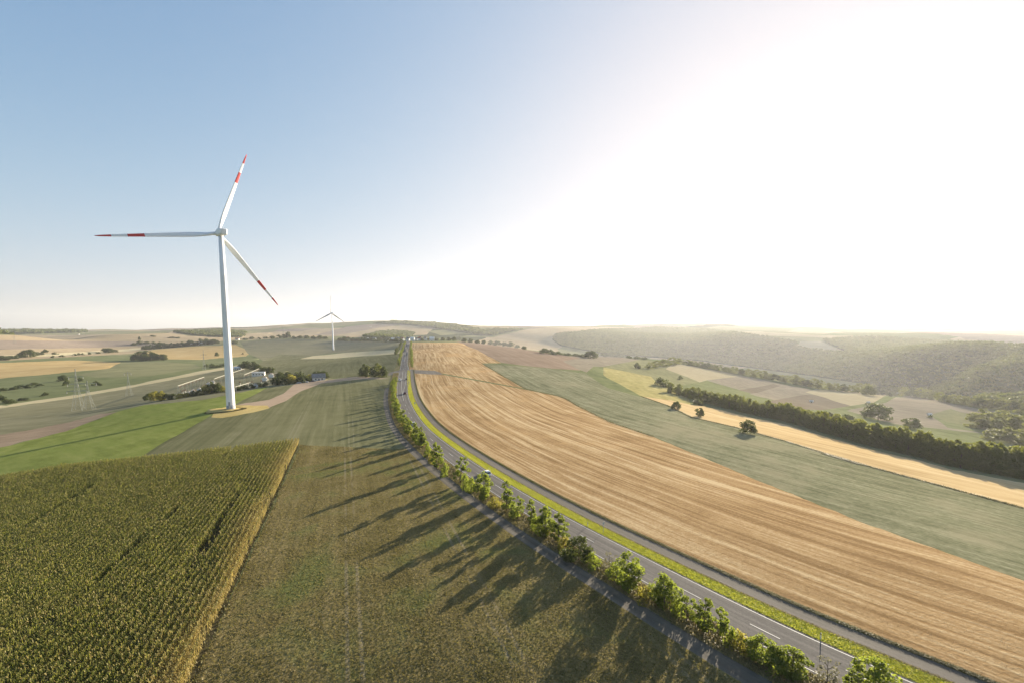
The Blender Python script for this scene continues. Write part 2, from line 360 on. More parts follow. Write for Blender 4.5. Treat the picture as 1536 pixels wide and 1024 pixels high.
M['dirt'] = field_mat('pink_dirt', (0.30,0.215,0.15), (0.39,0.29,0.20), (0.47,0.36,0.26), rot=0.9, sw=2, ks=.3, km=.4, kf=.4)
M['straw'] = field_mat('dry_straw_ground', (0.36,0.26,0.09), (0.48,0.36,0.14), (0.56,0.44,0.21), rot=0, sw=3, ks=.2, km=.5, kf=.4)
M['cream'] = field_mat('cream_stubble', (0.42,0.35,0.20), (0.52,0.44,0.265), (0.58,0.50,0.32), rot=1.2, sw=6, ks=.4, km=.2, kf=.1)
M['dusk'] = field_mat('grey_brown_crop', (0.15,0.14,0.08), (0.20,0.185,0.108), (0.26,0.235,0.145), rot=1.3, sw=9, ks=.5, km=.3, kf=.15)
M['vgrey'] = field_mat('lilac_grey_soil', (0.175,0.15,0.108), (0.225,0.192,0.14), (0.28,0.24,0.175), rot=-0.75, sw=8, ks=.55, km=.25, kf=.15)
M['vlight'] = field_mat('pale_valley_stubble', (0.27,0.23,0.14), (0.33,0.28,0.175), (0.39,0.335,0.215), rot=-0.75, sw=8, ks=.4, km=.25, kf=.15)
M['vdark'] = field_mat('dark_valley_soil', (0.13,0.105,0.075), (0.17,0.14,0.10), (0.21,0.175,0.125), rot=-0.75, sw=8, ks=.4, km=.25, kf=.15)
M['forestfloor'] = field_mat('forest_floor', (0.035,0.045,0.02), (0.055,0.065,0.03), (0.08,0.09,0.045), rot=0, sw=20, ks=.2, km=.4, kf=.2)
M['verge'] = field_mat('dry_verge', (0.12,0.10,0.045), (0.20,0.165,0.08), (0.30,0.25,0.135), patch=(0.11,0.13,0.035), sw=2.0, ks=.3, km=.5, kf=.6, big=9, fine=2.5)
M['limeverge'] = field_mat('lime_verge', (0.26,0.27,0.03), (0.43,0.42,0.045), (0.54,0.50,0.09), patch=(0.24,0.21,0.08), sw=2.2, ks=.6, km=.4, kf=.4, big=14, fine=2.5, thr=.66)
def asphalt(name, dark, mid, light):
    t = NT(name); rd = t.n('ShaderNodeAttribute', attribute_name='rd').outputs['Vector']; geo = t.n('ShaderNodeNewGeometry').outputs['Position']
    s1 = t.noise(t.mapping(rd, 0, (1.1, 0.012, 1)), 1.0, 3, .6); s2 = t.noise(t.mapping(rd, 0, (0.5, 0.05, 1)), 1.0, 5, .6); g = t.noise(geo, 3.5, 4, .75)
    f = t.math('ADD', t.math('ADD', t.math('MULTIPLY', s1, .75), t.math('MULTIPLY', s2, .5)), t.math('MULTIPLY', g, .45))
    c = t.ramp(t.math('SUBTRACT', f, .35), [(0.25, dark), (0.5, mid), (0.75, light)])
    bl = t.ramp(t.noise(t.mapping(rd, 0, (.35, .06, 1)), 1.0, 3, .5), [(.66, (0, 0, 0)), (.72, (1, 1, 1))])
    c = t.mix(t.math('MULTIPLY', bl, .35), c, light)
    return t.done(c, .85, .12, g, .012, 1.0)
M['asphalt'] = asphalt('road_asphalt', (0.07,0.062,0.055), (0.125,0.112,0.098), (0.20,0.178,0.152))
M['path'] = asphalt('path_asphalt', (0.085,0.073,0.057), (0.128,0.111,0.088), (0.19,0.164,0.13))

# ------------------------------------------------------------------ the ground: one sheet cut along the field edges
s_near = 0.0; s_end = RS[-1]
def sarr(s0, s1):
    out = [s0]
    while out[-1] < s1:
        r = np.linalg.norm(roadpt(out[-1], 0)); out.append(out[-1] + max(2.5, r * 0.012))
    out[-1] = s1; return np.array(out)
def strip(o0, o1, s0=0.0, s1=None):
    s = sarr(s0, RS[-1] if s1 is None else s1)
    a = roadpt(s, o0(s) if callable(o0) else o0); b = roadpt(s, o1(s) if callable(o1) else o1)
    return np.vstack([a, b[::-1]])
def s_of(px, py):
    p = hit(px, py); return float(road_coords(p[:, 0], p[:, 1])[1][0])
S_J = s_of(606, 556)       # the side road joins here
S_B = s_of(603, 577)
REG = []     # (name, world polygon, material, object)
def reg(pts, mat): 
    d = dense(pts); j_ = smooth(np.vstack([rng.normal(size=(len(d), 2))]), 1) * [1.3, .55] if len(d) > 6 else np.zeros((len(d), 2)); d = [(x_ + q_[0], y_ + q_[1] * min(1, max(.15, (y_ - 485) / 120))) for (x_, y_), q_ in zip(d, j_)]; REG.append((hit([p[0] for p in d], [p[1] for p in d]), mat, 'ground'))
# far land, left to right
reg([(-400,497),(-400,540),(0,541),(200,530),(215,522),(300,516),(360,508),(480,505),(480,499),(260,497)], 'far_tan')
reg([(-300,526),(-300,511),(0,510),(90,511),(190,512),(260,516),(150,521),(0,524)], 'far_grey')
reg([(-300,503),(-300,497.5),(100,497),(260,497),(250,500),(120,502.5)], 'far_olive')
reg([(0,533),(120,528),(215,521.5),(212,524.5),(130,531),(0,537)], 'cream')
reg([(262,498),(330,494.5),(420,494),(400,501),(330,505),(282,504)], 'far_olive')
reg([(355,502),(420,497),(480,498),(478,504.5),(370,507)], 'far_tan')
reg([(500,501),(560,489.5),(620,488),(650,494),(640,502),(560,506),(520,506)], 'far_tan')
reg([(470,503),(520,490),(560,486),(600,487),(560,493),(520,501)], 'far_grey')
reg([(640,497),(700,491),(760,492),(720,500),(660,503)], 'far_olive')
reg([(742,507),(780,496),(820,491),(880,491),(900,493.5),(880,496),(832,500),(826,508.5),(800,510)], 'far_tan')
reg([(690,505),(760,494),(800,491),(770,499),(740,506)], 'far_olive')
reg([(1195,520),(1200,512),(1230,511.5),(1272,529),(1240,526.5)], 'vlight')
reg([(1060,501),(1130,497),(1230,503),(1330,505),(1320,512),(1230,506)], 'vlight')
reg([(1000,500),(1080,489),(1200,493),(1180,498),(1080,497)], 'far_olive')
# left valley
reg([(-300,583),(-300,549),(0,544),(110,540),(182,543),(165,552),(80,560),(0,567)], 'golden')
reg([(182,543),(240,542),(292,546),(302,551),(230,563),(150,566),(110,562),(165,552)], 'far_olive')
reg([(200,538),(205,530),(230,524),(300,519),(352,517),(378,527),(368,534),(300,539)], 'golden')
reg([(0,608),(-300,640),(-300,652),(0,612),(115,596),(195,581),(305,560),(380,547),(380,544),(300,556),(195,577.5),(115,591.5)], 'track')
reg([(-300,654),(0,612),(115,596),(195,581),(305,560),(380,549),(500,566),(350,596),(217,607),(150,620),(98,634),(0,652),(-300,710)], 'dusk')
reg([(0,652),(98,634),(150,620),(176,617),(98,646),(0,671),(-300,735),(-300,710)], 'brown')
reg([(0,723),(-250,790),(-300,735),(0,671),(98,646),(176,617),(217,607),(300,600),(401,580),(400,590),(360,602),(345,612),(317,622),(295,635),(219,681),(200,697),(100,707)], 'green')
# fields round the second mast
reg([(362,513),(420,509),(500,510),(609,513.5),(606,526),(540,528),(500,529),(470,533),(420,531),(395,541),(372,530)], 'dusk')
reg([(449,538),(465,534),(530,528),(596,524),(607,525),(606,529.5),(540,534),(500,537.5)], 'cream')
reg([(395,541),(420,531),(470,533),(449,538),(500,537.5),(606,529.5),(606,553),(598,560),(500,566),(430,560),(380,549)], 'greygreen')
# nearer fields, left of the road
reg([(209,685),(219,679),(295,635),(345,612),(360,602),(401,581),(480,570),(545,562),(603,556),(640,672),(592,673),(450,667),(300,690)], 'greygreen')
reg([(452,667),(592,673),(640,668),(700,690),(800,760),(1000,880),(1330,1100),(270,1120),(285,1030),(395,790)], 'fore')
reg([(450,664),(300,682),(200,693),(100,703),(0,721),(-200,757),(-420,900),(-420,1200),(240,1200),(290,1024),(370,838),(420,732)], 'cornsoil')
reg([(590,568),(545,564),(498,568),(480,570),(440,576),(424,590),(404,599),(370,604),(352,609),(356,616),(400,612),(428,601),(452,586),(482,574.5),(545,568)], 'dirt')
reg([(318,625),(322,616),(334,610),(352,607),(380,608),(400,607),(404,611),(380,618),(356,622),(335,626)], 'straw')
# right of the road
reg([(612,513.5),(690,513.5),(721,527),(752,544),(723,544.5),(757,565),(789,583),(836,593),(850,598),(864,607),(914,632),(980,654),(1040,679),(1100,705),(1300,785),(1536,870),(1800,985),(1800,1300),(1400,1100),(1000,880),(700,720),(606,600),(606,556)], 'stubble')
reg([(684,512),(720,514.5),(800,525.5),(852,533.5),(880,537),(845,541),(872,555),(828,552.5),(752,544),(721,527)], 'tilled')
reg([(852,533.5),(905,533),(960,539),(930,545),(905,550),(890,549),(880,558),(872,555),(845,541),(870,537)], 'vgrey')
reg([(723,544.5),(828,552.5),(880,560),(913,581.6),(964,595),(1005,609),(1036,625),(1110,642),(1134,649),(1180,661.6),(1236,679),(1314,702),(1451,739),(1536,762),(1800,835),(1800,985),(1536,870),(1300,785),(1100,705),(1040,679),(980,654),(914,632),(864,607),(850,598),(836,593),(789,583),(757,565)], 'sage')
reg([(905,550),(977,564),(989,577),(1005,581),(1032,597),(1036,606),(1005,601),(964,595),(940,582),(903,562)], 'yellow')
reg([(905,550),(930,545),(960,539),(1010,546),(1000,552),(1050,572),(1005,582),(989,577),(977,564)], 'far_olive')
reg([(903,562),(940,582),(964,595),(913,582),(880,561),(890,549)], 'pasture')
reg([(962,593),(1005,600),(1036,606),(1056,608),(1122,624.5),(1180,636),(1236,653),(1314,675),(1380,690),(1431,704),(1536,724),(1800,780),(1800,835),(1536,762),(1451,739),(1314,702),(1236,679),(1180,661.6),(1134,649),(1110,642),(1036,625),(1005,609)], 'orange')
# valley floor
reg([(1010,546),(1020,545),(1115,563),(1060,570),(1050,573),(1000,553)], 'vlight')
reg([(1115,563),(1180,577),(1210,582),(1170,592),(1110,585),(1060,570)], 'vgrey')
reg([(1110,585),(1160,575),(1172,578),(1128,590)], 'vdark')
reg([(1120,590),(1210,582),(1225,586),(1230,592),(1170,602)], 'vgrey')
reg([(1150,602),(1170,598),(1210,591),(1225,592),(1277,608),(1230,615),(1190,612)], 'vdark')
reg([(1210,588),(1225,583),(1300,587),(1330,592),(1310,603),(1277,608)], 'vlight')
reg([(1300,608),(1330,603),(1345,595),(1390,600),(1430,612),(1395,622),(1420,640),(1480,650),(1340,635),(1270,615)], 'vgrey')
reg([(1395,622),(1422,613),(1470,624),(1500,620),(1450,637),(1420,632)], 'far_olive')
reg([(1350,594),(1365,592),(1430,605),(1500,618),(1470,624),(1425,613)], 'vgrey')
N_FIELDS = len(REG)
# woods
WOODS = {}
def wood(key, pts, spacing, hgt, group='a'):
    d = dense(pts); w = hit([p[0] for p in d], [p[1] for p in d]); WOODS[key] = (w, spacing, hgt); REG.append((w, 'forestfloor', 'ground'))
wood('slope', [(828,509),(836,501),(880,497),(900,494.5),(960,493.5),(985,490.5),(1060,494),(1110,500),(1195,513),(1195,520),(1240,527),(1275,530),(1232,510),(1300,506),(1330,507),(1420,512),(1540,520),(1800,530),(1800,640),(1536,612),(1460,598),(1400,590),(1330,580),(1200,561),(1100,548),(1040,540),(985,536),(900,530),(880,526),(840,518)], 9.5, 9)
wood('hillwood', [(560,485.5),(590,482.5),(650,484.5),(690,489),(720,495),(735,503),(690,498),(640,490.5),(600,486.5)], 22, 13)
wood('hillfoot', [(545,507),(565,499),(590,497),(622,500),(615,506),(580,508)], 16, 11)
wood('leftvalley', [(262,499),(330,495.5),(345,497),(370,499),(362,506),(330,506),(290,503.5)], 20, 11)
wood('midwood', [(705,502),(745,494),(790,494.5),(770,497),(740,504)], 18, 11)
wood('farleft', [(-300,500),(-300,497),(0,497),(130,496.3),(120,499),(0,501.5)], 40, 14)
# road, its verges and the farm paths
ST = [('lverge', strip(-9.2, -3.8), 'verge', 'verge'), ('rverge', strip(3.8, 7.2, 0, S_J + 6), 'verge', 'verge'), ('rverge', strip(4.0, 6.8, 0, S_J + 6), 'limeverge', 'verge'), ('rverge', strip(3.8, 6.0, S_J + 14), 'verge', 'verge'),
      ('lpath', strip(-12.2, -9.2, 0, S_B - 10), 'path', 'farm_path'), ('rpath', strip(7.2, 10.1, 0, S_J + 8), 'path', 'farm_path'),
      ('redge', strip(10.1, 11.2, 0, S_J + 6), 'verge', 'verge')]
d = dense([(598,560),(560,566),(560,563.5),(598,555),(606,553.5),(652,555.5),(660,558),(664,561),(648,561),(610,558.5)], 4)
d2_ = dense([(655,558),(790,582.6),(838,593),(838,593.8),(789,583.8),(657,560)], 4); ST.append(('lane', hit([p[0] for p in d2_], [p[1] for p in d2_]), 'pasture', 'farm_path'))
ST.append(('side', hit([p[0] for p in d], [p[1] for p in d]), 'path', 'farm_path'))
ST.append(('road', strip(-3.8, lambda s: 3.8 + 2.2 * np.clip((s - S_B + 30) / 40, 0, 1) * np.clip((S_J + 60 - s) / 50, 0, 1)), 'asphalt', 'road'))
for nm, w, mat, ob in ST: REG.append((w, mat, ob))

def uv(P): return np.stack([np.arctan2(P[:, 0], P[:, 1]), np.log(np.hypot(P[:, 0], P[:, 1]))], -1)
tv = []
t1 = np.radians(np.arange(-66, 66.1, 0.72)); lr = math.log(34)
rows = []
while lr < math.log(17000):
    rows.append(lr); r = math.exp(lr); lr += 0.0125 if r < 900 else 0.019
for k, l in enumerate(rows):
    off = (k % 2) * 0.36 * PI / 180
    for th in t1: tv.append((th + off + rng.uniform(-.0008, .0008), l + rng.uniform(-.0012, .0012)))
for th in np.radians(np.concatenate([np.arange(-180, -66, 9), np.arange(72, 180.1, 9)])):
    for l in np.linspace(math.log(1.5), math.log(17000), 34): tv.append((float(np.clip(th, -PI, PI)), l))
for th in np.radians(np.arange(-63, 64, 9)):
    for l in np.linspace(math.log(1.5), math.log(31), 8): tv.append((th, l))
for th in np.radians(np.arange(-180, 180.1, 0.72)): tv.append((float(np.clip(th, -PI, PI)), math.log(17000.0))); tv.append((float(np.clip(th, -PI, PI)), math.log(1.5)))
verts = [Vector(p) for p in tv]; faces = []
for w, mat, ob in REG:
    u = uv(w); u[:, 0] = np.clip(u[:, 0], -PI + .01, PI - .01); b = len(verts); verts += [Vector((float(a), float(c))) for a, c in u]; faces += [(b + i, b + (i + 1) % len(u)) for i in range(len(u))]
import time as _t; _t0 = _t.time()
ov, oe, of, ovo, oeo, ofo = delaunay_2d_cdt(verts, faces, [], 0, 1e-6, True)
print('cdt', len(verts), len(of), _t.time() - _t0)
U = np.array([(v[0], v[1]) for v in ov]); GX = np.exp(U[:, 1]) * np.sin(U[:, 0]); GY = np.exp(U[:, 1]) * np.cos(U[:, 0]); GZv = zat(GX, GY)
RDR, RDS = road_coords(GX, GY)
TRI = np.array(of, np.int32); TRI = TRI[:, ::-1]
a_, b_, c_ = (np.stack([GX, GY], -1)[TRI[:, i]] for i in range(3))
fl = ((b_ - a_)[:, 0] * (c_ - a_)[:, 1] - (b_ - a_)[:, 1] * (c_ - a_)[:, 0]) < 0; TRI[fl] = TRI[fl][:, ::-1]
cu = U[TRI].mean(1); top = np.full(len(TRI), -1); ok_ = (U[TRI].max(1) - U[TRI].min(1))[:, 0] < .5; TRI = TRI[ok_]; cu = cu[ok_]; top = top[ok_]
def inside(poly, P):
    x, y = P[:, 0], P[:, 1]; r = np.zeros(len(P), bool); q = np.roll(poly, -1, 0)
    for (ax, ay), (bx, by) in zip(poly, q):
        if ay == by: continue
        c = (ay > y) != (by > y)
        r ^= c & (x < (bx - ax) * (y - ay) / (by - ay) + ax)
    return r
for k, (w, mat, ob) in enumerate(REG):
    pu = uv(w); lo, hi = pu.min(0), pu.max(0); c = np.nonzero((cu >= lo).all(1) & (cu <= hi).all(1))[0]
    top[c[inside(pu, cu[c])]] = k
# very far land with no field of its own: patchwork by large cells
cen = np.stack([GX, GY], -1)[TRI].mean(1)
names = ['pasture'] + [r[1] for r in REG]
slotnames = sorted(set(names + ['far_tan', 'far_grey', 'far_olive', 'forestfloor'])); slot = {k: i for i, k in enumerate(slotnames)}
matid = np.array([slot[names[k + 1]] for k in top])
rc = np.hypot(cen[:, 0], cen[:, 1]); un = (top == -1) & (rc > 1500)
cell = (np.floor(cen[:, 0] / 420 + .6 * np.sin(cen[:, 1] / 900)) * 7 + np.floor(cen[:, 1] / 640 + .5 * np.sin(cen[:, 0] / 700)) * 13).astype(int)
pal = np.array([slot[k] for k in ('far_tan', 'far_olive', 'far_grey', 'far_tan', 'pasture', 'forestfloor', 'far_olive', 'far_grey', 'far_tan')])
matid[un] = pal[np.abs(cell) % len(pal)][un]
obn = np.array(['ground'] + [r[2] for r in REG])[top + 1]
regid = top
def cut(name, mask, label=None):
    f = TRI[mask]; used, inv = np.unique(f, return_inverse=True); f = inv.reshape(f.shape); mi = matid[mask]; ms, mi2 = np.unique(mi, return_inverse=True)
    o = mesh_np(name, np.stack([GX[used], GY[used], GZv[used]], -1), f, [M[slotnames[k]] for k in ms], mi2, smooth=True)
    at_ = o.data.attributes.new('rd', 'FLOAT_VECTOR', 'POINT'); at_.data.foreach_set('vector', np.stack([RDR[used], RDS[used], 0 * RDS[used]], -1).astype(np.float32).ravel())
    o['kind'] = 'structure'
    if label: o['label'] = label
    return o
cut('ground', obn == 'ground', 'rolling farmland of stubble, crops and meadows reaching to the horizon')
for k, (w, mat, ob) in enumerate(REG):
    if ob == 'ground': continue
    lab = {'road': 'grey two lane country road curving to the ridge', 'verge': 'grass verge beside the country road', 'farm_path': 'grey farm path along the country road'}[ob]
    if (regid == k).any(): cut(ob, regid == k, lab)

# ------------------------------------------------------------------ painted road markings, a sheet just above the asphalt
paint = plain('road_paint', (0.52, 0.505, 0.455), .6, .3, vary=.25, scale=.8)
def ribbon(mb, s0, s1, o, w, lift=0.012, step=2.5):
    n_ = max(1, int((s1 - s0) / step)); s = np.linspace(s0, s1, n_ + 1); oo = o(s) if callable(o) else np.full(len(s), o)
    a = roadpt(s, oo - w / 2); b = roadpt(s, oo + w / 2); za = zat(a[:, 0], a[:, 1]) + lift; zb = zat(b[:, 0], b[:, 1]) + lift
    V = [(*p, z) for p, z in zip(a, za)] + [(*p, z) for p, z in zip(b, zb)]
    mb.add(V, [(i, n_ + 1 + i, n_ + 2 + i, i + 1) for i in range(n_)])
pm = MB()
redge = lambda s: 3.4 + 2.2 * np.clip((s - S_B + 30) / 40, 0, 1) * np.clip((S_J + 60 - s) / 50, 0, 1)
for s0 in np.arange(0, S_J - 14, 10.0): ribbon(pm, s0, s0 + 10, -3.3, .13)
for s0 in np.arange(0, S_J - 14, 10.0): ribbon(pm, s0, s0 + 10, redge, .13)
for s0 in np.arange(S_J + 12, RS[-1] - 20, 10.0):
    ribbon(pm, s0, s0 + 10, -3.3, .2, .03); ribbon(pm, s0, s0 + 10, redge, .2, .03)
S_D = s_of(604.5, 600); S_B2 = S_B
for s0 in np.arange(2, S_D - 10, 12.0): ribbon(pm, s0, s0 + 4.2, 0.05, .13)
for s0 in np.arange(S_D, S_J - 12, 6.0):
    lo = lambda s: 0.05 - 0.25 * np.clip((s - S_D - 20) / 40, 0, 1); hi = lambda s: 0.05 + 2.6 * np.clip((s - S_D - 20) / 50, 0, 1)
    ribbon(pm, s0, s0 + 6, lo, .2, .02)
    if s0 > S_D + 18: ribbon(pm, s0, s0 + 4, hi, .2, .02)
for s0 in np.arange(S_J + 14, RS[-1] - 20, 12.0):
    ribbon(pm, s0, s0 + 5, 0.05, .2, .03); ribbon(pm, s0 + 6, s0 + 11, lambda s: 2.4 * np.clip((S_J + 90 - s) / 60, 0, 1) + .05, .18, .032)
mk = pm.build('road_marking', paint); struct(mk); mk['label'] = 'white edge lines and centre dashes painted on the road'
#==PART3==
# ------------------------------------------------------------------ vegetation builders
L = {}
L['road'] = leaf_mat('roadside_leaves', [(0.1,(0.035,0.06,0.013)), (0.5,(0.085,0.13,0.022)), (0.9,(0.18,0.21,0.04))], .55, (0.42,0.48,0.05))
L['yellow'] = leaf_mat('yellowing_leaves', [(0.1,(0.09,0.10,0.015)), (0.5,(0.20,0.19,0.03)), (0.9,(0.30,0.25,0.06))], .5, (0.45,0.40,0.06))
L['dark'] = leaf_mat('dark_leaves', [(0.1,(0.018,0.03,0.010)), (0.5,(0.04,0.058,0.018)), (0.9,(0.085,0.10,0.03))], .35, (0.17,0.20,0.03))
L['olive'] = leaf_mat('olive_leaves', [(0.1,(0.04,0.05,0.014)), (0.5,(0.085,0.10,0.026)), (0.9,(0.16,0.165,0.045))], .45, (0.34,0.36,0.05))
L['wood'] = leaf_mat('woodland_leaves', [(0.05,(0.014,0.022,0.009)), (0.45,(0.036,0.05,0.017)), (0.75,(0.065,0.08,0.026)), (0.95,(0.11,0.11,0.04))], .3, (0.20,0.24,0.04), nk=2.0, nscale=.045)
L['sparse'] = leaf_mat('grey_sapling_leaves', [(0.1,(0.10,0.10,0.06)), (0.5,(0.16,0.15,0.09)), (0.9,(0.24,0.22,0.13))], .4, (0.3,0.28,0.14))
bark = plain('bark', (0.11,0.085,0.06), .9, .1, vary=.4, scale=6)

def cards(P, size, aspect=.6, upbias=0.0):
    """one small four-sided leaf at every point, turned at random"""
    n = len(P); size = np.broadcast_to(size, (n,))
    d = rng.normal(size=(n, 3)); d[:, 2] += upbias; d /= np.linalg.norm(d, axis=1)[:, None]
    e = np.cross(d, rng.normal(size=(n, 3))); e /= np.linalg.norm(e, axis=1)[:, None] + 1e-9
    a = d * (size * .5)[:, None]; b = e * (size * .5 * aspect)[:, None]
    V = np.stack([P - a, P - a * .1 + b, P + a, P - a * .1 - b], 1).reshape(-1, 3)
    return V, np.arange(4 * n).reshape(n, 4)
def env_r(kind, t):
    if kind == 'slim': return .35 + .65 * math.sin(PI * min(1, t * .85 + .12)) ** .8
    if kind == 'open': return .5 + .5 * math.sin(PI * (t * .8 + .1))
    if kind == 'dome': return math.sqrt(max(0.04, 1 - (max(0, t - .25) / .78) ** 2)) * (0.75 + .25 * min(1, t * 4))
    if kind == 'shrub': return math.sqrt(max(0.03, 1 - t ** 2.2))
    return math.sin(PI * (t * .9 + .05)) ** .6
def tree_mesh(h, r, kind, nclump, nleaf, leaf, base=.16, mat='road', seed=0, limbs=True, clr=.30):
    """returns (trunk object or None, crown object): a bent tapered trunk with limbs running into the leaf clumps of a ragged crown"""
    R = random.Random(seed); g = np.random.default_rng(seed); cl = []
    lean = (R.uniform(-.05, .05) * h, R.uniform(-.05, .05) * h)
    for i in range(nclump):
        t = ((i + R.random()) / nclump) ** .9; a = R.uniform(0, 2 * PI); q = math.sqrt(R.uniform(.15, 1)) * env_r(kind, t) * r * R.uniform(.72, 1.08)
        z = h * (base + (1 - base) * t * .93)
        cl.append((q * math.cos(a) + lean[0] * t, q * math.sin(a) + lean[1] * t, z, r * R.uniform(clr * .65, clr * 1.25) * (1.15 - .5 * t)))
    if kind in ('slim', 'open', 'mix'): cl.append((lean[0], lean[1], h * .97, r * .22))
    w = np.array([c[3] ** 2 for c in cl]); w /= w.sum(); idx = g.choice(len(cl), nleaf, p=w); C = np.array(cl)
    d = g.normal(size=(nleaf, 3)); d /= np.linalg.norm(d, axis=1)[:, None]; rad = g.uniform(.25, 1, nleaf) ** .45
    P = C[idx, :3] + d * (C[idx, 3] * rad)[:, None] * np.array([1, 1, .85]); P[:, 2] = np.maximum(P[:, 2], .05)
    global rng; sv = rng; rng = g; V, Fq = cards(P, leaf * g.uniform(.6, 1.35, nleaf), .62, .3); rng = sv
    crown = mesh_np('crown', V, Fq, [L[mat]])
    trunk = None
    if limbs:
        m = MB(); tr = max(.05, h * .014)
        m.tube([(0, 0, -.3), (0, 0, h * .12), (lean[0] * .4, lean[1] * .4, h * .45), (lean[0], lean[1], h * .86)], [tr * 1.3, tr, tr * .7, tr * .2], 6)
        for c in cl[::max(1, len(cl) // 12)]:
            zz = max(h * .1, c[2] - h * .16 - .3 * math.hypot(c[0], c[1])); k = zz / h
            m.tube([(lean[0] * k, lean[1] * k, zz), ((c[0] + lean[0] * k) * .55, (c[1] + lean[1] * k) * .55, (zz + c[2]) / 2 + .05), c[:3]], [tr * .45, tr * .3, tr * .1], 4, cap=False)
        trunk = m.build('trunk', bark)
    return trunk, crown
PROTO = {}
def proto(key, name, *a, **k):
    tr, cr = tree_mesh(*a, **k); PROTO[key] = (name, tr, cr, a[0], a[1]); 
    for o in (tr, cr):
        if o: COL.objects.unlink(o)
def plant(key, x, y, h=None, w=None, label='', cat='tree', group=None, single=False, sink=.05, rz=None, name=None):
    nm, tr, cr, ph, pr = PROTO[key]; z = float(zat(x, y)) - sink
    sz = (h or ph) / ph; sx = (w / 2 / pr) if w else sz
    if single or tr is None:
        o = cr.copy(); o.name = name or nm; COL.objects.link(o); o.location = (x, y, z)
    else:
        o = empty(name or nm, (x, y, z))
        for p in (tr, cr):
            c = p.copy(); COL.objects.link(c); c.parent = o
    o.rotation_euler = (0, 0, rnd.uniform(0, 2 * PI) if rz is None else rz); o.scale = (sx, sx, sz)
    return tag(o, label, cat, group)
for i in range(3): proto('slim%d' % i, 'roadside_tree', 8, 1.5, 'slim', 26, 2300, .34, base=.12, seed=11 + i, clr=.42)
for i in range(3): proto('bush%d' % i, 'roadside_tree', 6.5, 2.5, 'mix', 34, 3400, .36, base=.10, seed=21 + i, clr=.34)
for i in range(2): proto('open%d' % i, 'roadside_tree', 7.0, 2.2, 'open', 26, 2000, .34, base=.2, seed=31 + i, clr=.27)
for i in range(3): proto('shrub%d' % i, 'roadside_shrub', 2.5, 1.7, 'shrub', 20, 1100, .28, base=.02, seed=41 + i, clr=.42)
for i in range(2): proto('yshrub%d' % i, 'roadside_shrub', 2.4, 1.5, 'shrub', 18, 1000, .27, base=.02, mat='yellow', seed=51 + i, clr=.42)
proto('sapling', 'sapling', 5, 1.7, 'open', 16, 520, .26, base=.25, mat='sparse', seed=61, clr=.3)
proto('darkbush', 'roadside_tree', 5, 3.2, 'dome', 34, 3600, .34, base=.05, mat='dark', seed=63, clr=.3)
for i in range(4): proto('belt%d' % i, 'belt_tree', 13, 4.6, 'dome', 46, 2600, .75, base=.05, mat='olive', seed=71 + i, clr=.28)
for i in range(3): proto('field%d' % i, 'field_tree', 9, 4.5, 'dome', 40, 2600, .70, base=.12, mat='dark', seed=81 + i, clr=.36)
for i in range(2): proto('low%d' % i, 'hedge_shrub', 3.5, 2.6, 'shrub', 24, 900, .55, base=.02, mat='dark', seed=91 + i, clr=.36)
proto('ylow', 'hedge_shrub', 4.5, 3.2, 'shrub', 26, 1100, .55, base=.02, mat='yellow', seed=95, clr=.36)

# ------------------------------------------------------------------ the row of young trees between road and path
row = []   # px, py of the foot, top py, width px, prototype, words
ROW = [(1345,1075,1030,50,'bush0','broad'),(1305,1047,985,62,'bush1','broad leafy'),(1276,1036,1000,22,'slim0','thin upright'),(1240,1028,985,40,'sapling','bare grey sapling-like'),
       (1188,1012,968,50,'bush2','wide bushy'),(1142,990,950,44,'bush0','rounded dark'),(1080,957,908,28,'open0','loose'),(1056,948,894,26,'slim1','tall narrow'),(1030,932,892,28,'open1','loose forked'),
       (997,911,862,44,'bush1','broad leafy'),(942,884,830,42,'bush2','broad tall'),(914,858,828,26,'sapling','sparse grey sapling-like'),(868,840,804,44,'darkbush','wide dark bushy'),(838,812,770,24,'slim2','narrow'),
       (819,803,760,32,'bush0','rounded'),(797,788,748,15,'slim0','slim club-shaped'),(777,780,745,22,'open1','loose'),(760,766,722,19,'slim1','narrow tall'),(726,748,708,26,'bush2','bushy'),
       (690,725,687,24,'open0','forked'),(655,703,664,17,'slim2','upright narrow'),(633,671,641,11,'slim1','slender'),(623,664,634,11,'slim0','slender dark')]
for k, (px, py, tp, w, key, words) in enumerate(ROW):
    x, y, z = at(px, py); D = y; h = D * (py - tp) / F * 1.10; wd = D * w / F * 1.12
    nm = 'sapling' if key == 'sapling' else None
    plant(key, x, y, h, wd, '%s young tree between road and path, %s from near end' % (words, ordinal(k + 1)), 'tree', 'young trees along the left side of the road', name=nm)
SHR = [(1320,1062,1040,40,'shrub0'),(1165,1003,972,40,'shrub2'),(1112,974,944,34,'yshrub0'),(1098,966,940,24,'shrub1'),(1016,924,896,20,'shrub2'),
       (966,899,878,26,'yshrub1'),(925,868,842,30,'shrub1'),(890,850,826,26,'shrub2'),(846,824,804,24,'yshrub1'),(806,797,776,20,'shrub1'),
       (770,774,752,18,'shrub0'),(742,760,744,18,'yshrub0'),(707,738,716,14,'shrub1'),(699,732,708,16,'shrub2'),(668,713,694,14,'shrub1'),
       (648,694,678,12,'yshrub1'),(642,684,662,12,'shrub2')]
for k, (px, py, tp, w, key) in enumerate(SHR):
    x, y, z = at(px, py); plant(key, x, y, y * (py - tp) / F * 1.05, y * w / F * 1.1, '%s shrub filling the roadside tree row, %s shrub from its near end' % ('yellowing' if key[0] == 'y' else 'low green', ordinal(k + 1)), 'shrub', 'shrubs in the roadside tree row')
s_a = s_of(640, 672); s_b = s_of(592, 574); k = 0
